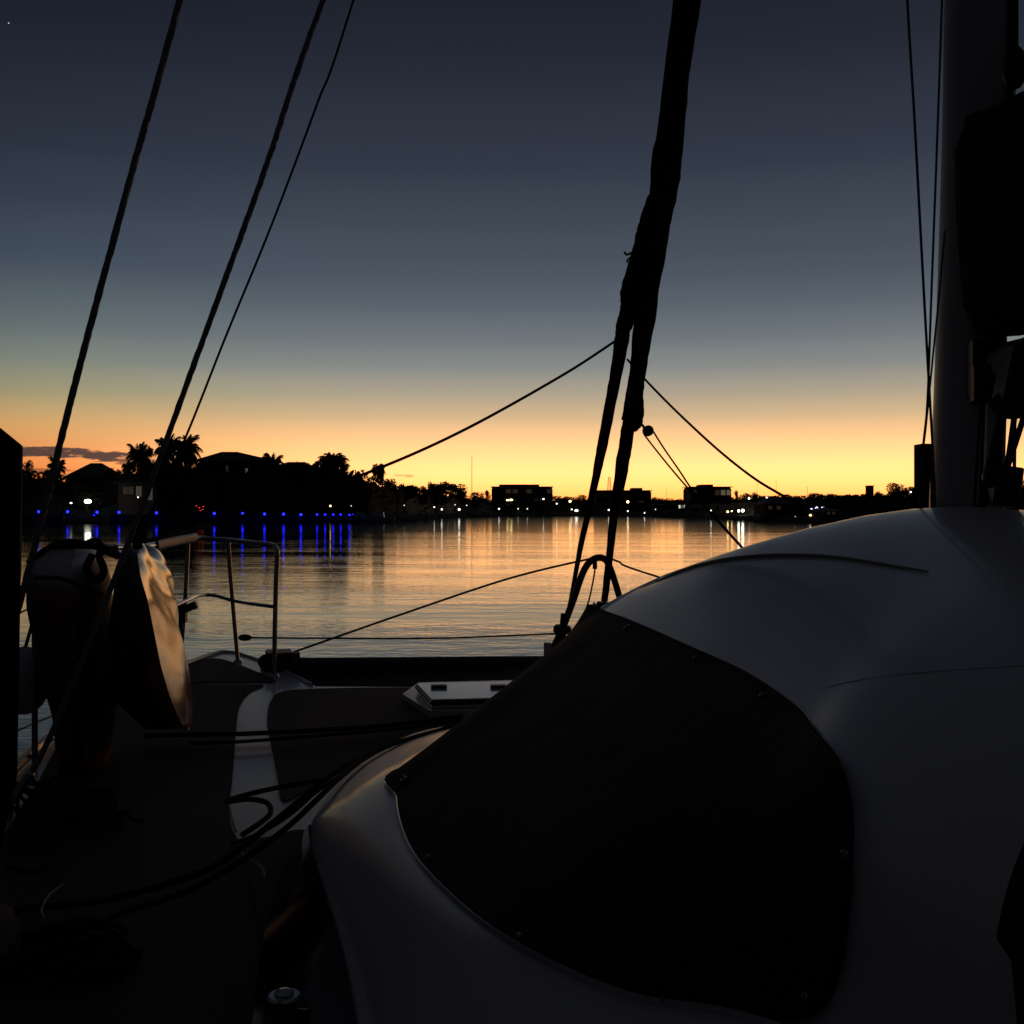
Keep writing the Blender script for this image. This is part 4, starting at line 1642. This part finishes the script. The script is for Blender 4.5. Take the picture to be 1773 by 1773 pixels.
# boom vang tackle: block with rope falls
m = MB()
m.ball(W(1752, 700, 3.7), .056, 16, (1.25, .5, .9))
m.box(W(1766, 655, 3.7), (.12, .1, .2), Matrix.Rotation(.2, 3, 'Y'))
m.build('vang_block', BLACK, boomo)
m = MB()
m.box(W(1738, 842, 3.65), (.085, .08, .13), Matrix.Rotation(.15, 3, 'Y'))
m.ball(W(1722, 826, 3.65), .04, 12)
m.build('vang_block', BLACK, boomo)
for a, c, r in [((1735, 718), (1706, 838), .014), ((1740, 720), (1720, 815), .008), ((1733, 715), (1731, 812), .007), ((1757, 718), (1742, 820), .010),
                ((1778, 705), (1738, 828), .010), ((1757, 720), (1756, 830), .006), ((1708, 838), (1694, 890), .012), ((1712, 842), (1702, 889), .006)]:
    tube('vang_rope', [W(a[0], a[1], 3.7), W((a[0] + c[0]) / 2 + .5, (a[1] + c[1]) / 2, 3.68), W(c[0], c[1], 3.66)], r, ROPE, boomo, n=7)

# ---- shrouds and thin halyards
CP1, CP2 = W(-66, 1390, 3.82), W(20, 1390, 3.82)


def line(name, pts, r, m, parent=boat, label=None, n=8):
    o = tube(name, pts, r, m, parent, n=n, k=40, wob=.10) if name == 'shroud' else tube(name, pts, r, m, parent, n=n)
    if label:
        o['label'] = label
    return o


line('shroud', [CP1, W(50, 985, 3.82), W(128, 672, 3.82), W(228, 300, 3.84), W(311, 0, 3.86), W(600, -1100, 3.9), W(1700, -4950, 3.92)],
     [.0122, .0122, .0120, .0120, .0118, .011, .006], SLEEVE, label='thick outer shroud')
line('shroud', [CP2, W(90, 1268, 3.82), W(222, 940, 3.82), W(358, 570, 3.83), W(460, 290, 3.84), W(559, 0, 3.86), W(930, -1000, 3.88), W(1715, -3240, 3.95)],
     [.0105, .0105, .0103, .0102, .0102, .010, .009, .006], SLEEVE, label='thick inner shroud')
line('flag_halyard', [W(234, 945, 3.9), W(243, 925, 3.9), W(318, 765, 3.9), W(392, 580, 3.92), W(470, 390, 3.94), W(549, 180, 3.95), W(612, 0, 3.96), W(900, -950, 3.95),
                      W(1690, -3600, 3.95)], .0042, ROPE, label='thin line beside the inner shroud')
m = MB()
for k in range(5):
    m.ball(W(238 + k * 2, 942 - k * 7, 3.89), .018, 8, (1, .8, 1.2))
m.ring(cr([W(232, 950, 3.88), W(250, 925, 3.88), W(236, 915, 3.88), W(228, 935, 3.88), W(246, 948, 3.88)], 5), .007, 6)
m.build('knot', ROPE, boat)
# turnbuckles and chain plates
for nm, c, tq in (('turnbuckle', CP2, W(62, 1325, 3.82)), ('turnbuckle', CP1, W(-30, 1265, 3.82))):
    m = MB()
    q = c - (tq - c) * .25
    m.ring([q, c.lerp(tq, .15), c.lerp(tq, .2), c.lerp(tq, .8), c.lerp(tq, .85), tq], [.007, .007, .016, .016, .009, .009], 10)
    m.build(nm, STEEL, boat)
    m = MB()
    m.box(q - Vector((0, 0, .03)), (.02, .07, .14))
    m.build('chain_plate', STEEL, boat)
# lazy lines near the mast
line('lazy_line', [W(1570, -600, 3.9), W(1569, -100, 3.9), W(1571, 0, 3.9), W(1583, 200, 3.9), W(1596, 440, 3.9), W(1607, 640, 3.9), W(1614, 760, 3.95), W(1620, 885, 4.0)], .0048, WIRE)
line('lazy_line', [W(1637, -600, 3.95), W(1633, -100, 3.95), W(1631, 0, 3.95), W(1622, 260, 3.95), W(1613, 500, 3.95), W(1606, 690, 3.95), W(1599, 765, 3.97), W(1589, 850, 4.0)], .0042, WIRE)
line('lazy_line', [W(1636, 400, 4.03), W(1625, 520, 3.98), W(1612, 650, 3.98), W(1603, 740, 3.98), W(1596, 800, 3.98), W(1592, 878, 4.0)], .0036, WIRE)
line('lazy_line', [W(1613, 770, 4.0), W(1614, 890, 4.0)], .006, WIRE)
line('guard_wire', [W(415, 1104, 7.65), W(560, 1105, 7.6), W(760, 1105, 7.6), W(965, 1097, 7.6)], .006, WIRE)
tube('guard_wire', [W(-40, 1290, 4.4), W(30, 1265, 4.7), W(90, 1240, 5.1), W(250, 1180, 6.3), W(312, 1150, 7.4)], .005, WIRE, boat, n=6)
m = MB()
m.ball(W(424, 1104, 7.6), .03, 10, (1.6, .8, .8))
m.build('wire_end', BLACK, boat)
# guard rail stanchions on the port side
for s in (5.6, 3.6, 1.6):
    tube('stanchion', [B(s, 3.3, DZ), B(s, 3.3, DZ + .66)], .0125, STEEL, boat, n=10)
tube('guard_wire', [B(0, 3.3, DZ + .65), B(3.6, 3.3, DZ + .65), B(5.6, 3.3, DZ + .65), W(200, 948, 5.9)], .004, WIRE, boat, n=6, smooth_path=False)
tube('guard_wire', [B(0, 3.3, DZ + .35), B(3.6, 3.3, DZ + .35), B(5.6, 3.3, DZ + .35), W(300, 1050, 6.9)], .004, WIRE, boat, n=6, smooth_path=False)
# unseen roof added above and behind the eye, to shade the near coachroof
m = MB()
m.box(B(-1.2, .3, 3.45), (5.4, 5.4, .08), Matrix.Rotation(.2456, 3, 'Z'))
m.build('added_shade_roof', GEL, boat)
m = MB()
for s_, l_ in ((-.1, 2.6), (-.1, -2.2), (-3.2, 2.6), (-3.2, -2.2)):
    m = MB().ring([B(s_, l_, DZ), B(s_, l_, 3.41)], .025, 10)
    m.build('shade_roof_post', STEEL, boat)
MB().box(B(-3.6, 0, 2.2), (5.0, .3, 1.5), Matrix.Rotation(.2456, 3, 'Z')).build('unseen_cockpit_back', DIRTY, boat)  # unseen cockpit rear, added along with the shading roof
# cockpit screen at the left edge
m = MB()
ps = [W(-160, 610, 1.35), W(38, 771, 1.35), W(36, 1000, 1.35), W(30, 1340, 1.35), W(-5, 1500, 1.35), W(-60, 1560, 1.35), W(-160, 1560, 1.35)]
th = Vector((-.20, .28, 0))
n = len(ps)
m.add(ps + [q + th for q in ps], [tuple(range(n)), tuple(range(n, 2 * n))[::-1]] + [(i, i + n, (i + 1) % n + n, (i + 1) % n) for i in range(n)])
scr = m.build('cockpit_screen', CANVAS, boat, smooth=False)
for off_ in (Vector((0, 0, 0)), th):
    q = W(-90, 1540, 1.35) + off_ * .9
    MB().ring([Vector((q.x, q.y, DZ)), q], .018, 10).build('screen_post', STEEL, scr)
tube('screen_edge', [W(38, 772, 1.345), W(37, 880, 1.345), W(35, 1000, 1.345)], .0012, STEEL, scr, n=8)

# ================================================================== loose gear and ropes
line_tag = lambda o, l, c='rope', g=None: tag(o, l, c, g)
o = tube('jib_sheet', [W(1066, 590, 7.25), W(985, 643, 7.0), W(850, 720, 6.6), W(740, 775, 6.3), W(620, 825, 6.0), W(500, 868, 5.6), W(380, 905, 5.2), W(250, 938, 4.4)],
         .0085, ROPE, None, n=7)
line_tag(o, 'slack dark sheet running left from the furled sail down to the bank')
o = tube('jib_sheet', [W(1086, 622, 7.3), W(1117, 657, 7.2), W(1170, 711, 7.0), W(1240, 776, 6.7), W(1300, 824, 6.4), W(1348, 854, 6.1), W(1420, 892, 5.7), W(1520, 935, 5.2)],
         .0075, ROPE, None, n=7)
line_tag(o, 'slack dark sheet running right from the furled sail to the coachroof')
e = empty('clew_block', W(1122, 746, 7.4), 'round block hanging at the step in the thick furled sail', 'block')
c = W(1122, 746, 7.4)
m = MB()
m.ring([c + Vector((0, -.022, 0)), c + Vector((0, -.018, 0)), c + Vector((0, .018, 0)), c + Vector((0, .022, 0))], [.026, .036, .036, .026], 20)
m.build('sheave_case', BLACK, e)
tube('strop', [W(1112, 735, 7.4), W(1115, 740, 7.4), c], .009, ROPE, e, n=6)
o = tube('sheet_tail', [W(1115, 752, 7.38), W(1135, 778, 7.3), W(1165, 815, 7.1), W(1197, 852, 6.9), W(1240, 900, 6.5), W(1284, 948, 6.1), W(1330, 1000, 5.6)], .0065, ROPE, None, n=6)
line_tag(o, 'lower one of the two ropes leaving the round block')
o = tube('sheet_tail', [W(1131, 747, 7.38), W(1150, 777, 7.3), W(1175, 813, 7.1), W(1200, 850, 6.9), W(1238, 895, 6.55), W(1281, 943, 6.15), W(1330, 996, 5.7)], .0065, ROPE, None, n=6)
line_tag(o, 'upper one of the two ropes leaving the round block')
o = tube('thin_cord', [W(412, 1147, 7.6), W(398, 1190, 6.9), W(380, 1235, 6.0), W(363, 1266, 5.3)], .0045, PALEROPE, None, n=6)
line_tag(o, 'thin pale cord hanging from the middle pulpit leg to the deck', 'cord')


# kayaks
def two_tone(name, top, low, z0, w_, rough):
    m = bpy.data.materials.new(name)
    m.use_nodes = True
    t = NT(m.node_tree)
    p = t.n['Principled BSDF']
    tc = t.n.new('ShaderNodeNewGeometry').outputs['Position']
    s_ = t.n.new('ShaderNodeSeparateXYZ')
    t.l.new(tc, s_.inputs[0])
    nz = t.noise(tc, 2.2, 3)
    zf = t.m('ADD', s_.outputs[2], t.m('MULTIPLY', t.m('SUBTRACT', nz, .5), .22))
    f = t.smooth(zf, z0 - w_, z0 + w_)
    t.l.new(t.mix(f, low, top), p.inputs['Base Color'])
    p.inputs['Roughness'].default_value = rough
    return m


KA = two_tone('white_over_red_plastic', (.62, .6, .6, 1), (.16, .018, .012, 1), 2.30, .05, .4)
KB = two_tone('orange_plastic_painted_reflection', (.05, .05, .055, 1), (.5, .15, .06, 1), 2.04, .05, .17)  # dark upper tone is a dim reflection painted into the orange hull


def interp(tab, y):
    for a, c in zip(tab, tab[1:]):
        if a[0] <= y <= c[0]:
            return a[1] + (c[1] - a[1]) * (y - a[0]) / (c[0] - a[0])
    return tab[0][1] if y < tab[0][0] else tab[-1][1]


def upended(label, left, ridge, right, y0, y1, dn, df, m_side, m_body, wave):
    """a plastic kayak hull on its edge; at each height a closed section: body side, near edge, hull bottom, far edge"""
    n = 40
    e = empty('kayak', W(interp(ridge, y1), y1, dn), label, 'kayak', 'kayaks lashed on edge at the port rail')
    vs, fs = [], []
    nk = 30
    for i in range(n + 1):
        f = i / n
        y = y0 + (y1 - y0) * (.5 - .5 * math.cos(math.pi * f))
        g_ = max(.02, math.sin(math.pi * min(max(f, .0), 1))) ** .5
        dm = (dn + df) / 2
        a = W(interp(ridge, y), y, dm + (dn - dm) * g_)
        c = W(interp(right, y), y, dm + (df - dm) * g_)
        b_ = W(interp(left, y), y, dm + (dn + .15 - dm) * g_)
        d = b_ + (c - a) * .9
        loop = []
        for k in range(14):
            q = k / 14
            bulge = math.sin(math.pi * q) * .03 * g_ + wave * math.sin(math.pi * q) * (math.sin(q * 9 + f * 7) + .8 * math.sin(q * 15 - f * 31 + 2 * math.sin(f * 9)) * max(0, 1.1 - f * 1.3))
            loop.append(a.lerp(c, q) + Vector((.97, .243, .5 - .7 * f)) * bulge)
        for k in range(6):
            loop.append(c.lerp(d, k / 6))
        for k in range(5):
            loop.append(d.lerp(b_, k / 5))
        for k in range(5):
            q = k / 5
            loop.append(b_.lerp(a, q) - Vector((0, 1, 0)) * math.sin(math.pi * q) * .06 * g_)
        vs += loop
    for i in range(n):
        for k in range(nk):
            p_, q = i * nk + k, i * nk + (k + 1) % nk
            fs.append((p_, p_ + nk, q + nk, q))
    fs.append(tuple(range(nk)))
    fs.append(tuple(n * nk + k for k in range(nk))[::-1])
    o = obj('hull', vs, fs, [m_side, m_body], e, True, 50)
    for p_ in o.data.polygons:
        k = min(v % nk for v in p_.vertices)
        if len(p_.vertices) == 4 and k >= 14:
            p_.material_index = 1
    return e, o


KD = mat('dark_red_plastic', (.05, .012, .01), .5)
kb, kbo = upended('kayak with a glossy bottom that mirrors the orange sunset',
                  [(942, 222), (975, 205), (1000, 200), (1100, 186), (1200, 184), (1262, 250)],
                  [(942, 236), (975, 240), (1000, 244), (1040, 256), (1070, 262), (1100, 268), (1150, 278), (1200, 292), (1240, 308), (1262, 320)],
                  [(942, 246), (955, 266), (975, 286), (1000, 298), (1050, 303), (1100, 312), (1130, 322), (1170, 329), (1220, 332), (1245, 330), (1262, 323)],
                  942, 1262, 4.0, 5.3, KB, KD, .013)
ka, kao = upended('white and red kayak with a rounded pale top at the outer rail',
                  [(948, 95), (953, 75), (962, 60), (985, 46), (1050, 45), (1100, 55), (1180, 72), (1240, 90), (1338, 100)],
                  [(948, 122), (1338, 150)],
                  [(948, 150), (953, 168), (965, 182), (1000, 192), (1100, 202), (1200, 204), (1338, 190)],
                  948, 1338, 4.1, 4.9, KA, KA, .0)
# straps over the kayaks
for (x0, y0, x1, y1, x2, y2, d) in [(48, 975, 120, 938, 205, 965, 4.3), (60, 965, 130, 946, 196, 958, 4.35), (150, 940, 180, 948, 212, 968, 4.2)]:
    tube('lashing_strap', [W(x0, y0, d), W((x0 + x1) / 2, (y0 + y1) / 2 - 8, d), W(x1, y1, d), W((x1 + x2) / 2, (y1 + y2) / 2 - 5, d), W(x2, y2, d)], .011, ROPE, ka, n=6)
tube('lashing_strap', [W(160, 960, 4.0), W(150, 985, 4.0), W(165, 1005, 4.0), W(180, 990, 4.0), W(172, 960, 4.0), W(190, 950, 4.0)], .014, ROPE, ka, n=6)
tube('lashing_strap', [W(60, 1000, 4.0), W(110, 1003, 3.98), W(150, 1020, 3.98), W(178, 1030, 4.0)], .008, ROPE, ka, n=6)
# fender
e = empty('fender', W(38, 1180, 4.7), 'pale round fender hanging outboard below the white and red kayak', 'fender')
m = MB()
c = W(42, 1178, 4.7)
m.ball(c, .125, 18, (.85, .85, 1.15))
m.build('fender_body', GEL, e)
tube('fender_line', [c + Vector((0, 0, .12)), c + Vector((.03, .05, .3)), c + Vector((.06, .1, .5))], .008, ROPE, e, n=6)

# black bag and clutter on the side deck
DULL = mat('dull_black_cloth', (.11, .105, .095), .95, spec=.2, var=.4, nscale=6, bump=1.0, bscale=12)


def lumpy(name, c, r, seed, m, n=40, amp=.12, boxy=1.0):
    q = random.Random(seed)
    ph = [(q.uniform(0, 6), q.uniform(2, 5), q.uniform(2, 6)) for _ in range(5)]
    vs, fs = [], []
    for i in range(n // 2 + 1):
        th = math.pi * i / (n // 2)
        for k in range(n):
            a = 2 * math.pi * k / n
            d = Vector((math.sin(th) * math.cos(a), math.sin(th) * math.sin(a), math.cos(th)))
            s = 1 + sum(amp / 2 * math.sin(f1 * d.x * 2 + f2 * d.z * 2 + p0 + d.y * 3) for p0, f1, f2 in ph)
            s *= 1 / (abs(d.x) ** 3 + abs(d.y) ** 3 + abs(d.z) ** 3) ** .333
            v = Vector((d.x * r[0] * s, d.y * r[1] * s, d.z * r[2] * s))
            v.z = max(v.z, -r[2] * .75)
            vs.append(Vector(c) + v)
    for i in range(n // 2):
        for k in range(n):
            fs.append((i * n + k, (i + 1) * n + k, (i + 1) * n + (k + 1) % n, i * n + (k + 1) % n))
    return obj(name, vs, fs, m)


o = lumpy('canvas_bundle', Vector((-1.45, 2.5, 1.56)), (.26, .34, .10), 8, DULL, amp=.09, boxy=.6)
tag(o, 'dark canvas bundle at the lower left of the side deck', 'bundle')
# control lines across the foredeck
for (pts, r, lb, mm) in [
    ([(250, 1274), (330, 1272), (410, 1271), (560, 1264), (690, 1254), (800, 1240)], .011, 'upper one of the dark control lines crossing the foredeck', ROPE),
    ([(330, 1287), (420, 1284), (560, 1273), (700, 1261), (800, 1246)], .008, 'lower one of the dark control lines crossing the foredeck', ROPE),
]:
    o = tube('control_line', [Z(x, y, DZ + .03) for x, y in pts], r, mm, None, n=7)
    line_tag(o, lb)
sheets = [
    ([(790, 1256, 1.735), (700, 1282, 1.735), (640, 1307, 1.74), (590, 1345, 1.74), (548, 1385, 1.73), (500, 1430, 1.68), (430, 1482, 1.62), (330, 1540, 1.58), (200, 1585, 1.55), (90, 1640, 1.53), (-40, 1700, 1.52)],
     .012, 'black sheet hugging the white coachroof edge', ROPE),
    ([(770, 1262, 1.70), (690, 1285, 1.70), (620, 1315, 1.70), (560, 1352, 1.69), (500, 1402, 1.66), (440, 1450, 1.62), (370, 1500, 1.6), (290, 1530, 1.57), (170, 1560, 1.54), (30, 1575, 1.52), (-80, 1600, 1.52)],
     .014, 'second black sheet outside the one hugging the coachroof', ROPE),
    ([(700, 1292, 1.65), (630, 1322, 1.65), (560, 1362, 1.64), (505, 1408, 1.62), (455, 1440, 1.6), (400, 1462, 1.58)], .009, 'third thinner black sheet on the deck beside the coachroof', ROPE),
    ([(560, 1350, 1.60), (500, 1360, 1.58), (430, 1375, 1.57), (392, 1388, 1.56), (430, 1384, 1.56), (462, 1390, 1.56), (468, 1408, 1.57), (450, 1425, 1.58), (420, 1445, 1.58)],
     .013, 'black rope looping back on the pale deck strip', ROPE),
    ([(396, 1393, 1.55), (400, 1412, 1.55), (408, 1440, 1.55)], .006, 'short pale rope end standing by the black loop', PALEROPE),
    ([(415, 1472, 1.56), (428, 1486, 1.56), (446, 1496, 1.56), (456, 1508, 1.56), (457, 1520, 1.56)], .006, 'pale rope curl below the black ropes', PALEROPE),
    ([(110, 1530, 1.62), (85, 1550, 1.62), (72, 1575, 1.62), (78, 1590, 1.62)], .0035, 'faint pale cord curl on the dark canvas', PALEROPE),
    ([(20, 1395, 1.56), (60, 1440, 1.56), (100, 1480, 1.56), (60, 1510, 1.56), (10, 1500, 1.56)], .010, 'dark rope end coiled by the chain plate', ROPE),
]
for pts, r, lb, mm in sheets:
    o = tube('deck_rope', [Z(*q) for q in pts], r * .68, mm, None, n=8)
    line_tag(o, lb)

# small chrome winch on the side deck, and a rope coil
e = empty('deck_winch', Z(492, 1752, 1.56), 'small shiny winch at the bottom of the side deck', 'winch')
c = Z(492, 1752, 1.56)
MB().ring([c + Vector((0, 0, -.06)), c + Vector((0, 0, -.045)), c + Vector((0, 0, -.04))], [.05, .048, .035], 20).build('winch_base', BLACK, e)
MB().ring([c + Vector((0, 0, z)) for z in (-.04, -.03, -.01, .02, .03, .035)], [.032, .028, .024, .027, .034, .03], 22).build('winch_drum', STEEL, e)
MB().ball(c + Vector((0, 0, .036)), .02, 14, (1, 1, .5)).build('winch_cap', STEEL, e)
pts = []
for k in range(90):
    a = k * .42
    r_ = .13 + .018 * math.sin(k * .9) + .01 * math.cos(k * 2.3)
    pts.append(Vector((-1.0 + r_ * math.cos(a), 2.55 + r_ * .8 * math.sin(a), DZ + .012 + .012 * (k // 15))))
o = MB().ring(pts, .007, 7).build('rope_coil', ROPE)
tag(o, 'dark coil of rope lying flat on the side deck', 'rope')

# tangle of spare line at the foot of the shrouds
tr_ = random.Random(12)
pts = []
for k in range(34):
    pts.append(Z(130 + 95 * math.cos(k * 1.7) + tr_.uniform(-30, 30), 1400 + 48 * math.sin(k * 2.3) + tr_.uniform(-16, 16), DZ + .02 + .05 * tr_.random()))
o = MB().ring(cr(pts, 6), .0065, 7).build('tangled_line', ROPE)
tag(o, 'tangled heap of dark line below the kayaks by the shroud foot', 'rope')
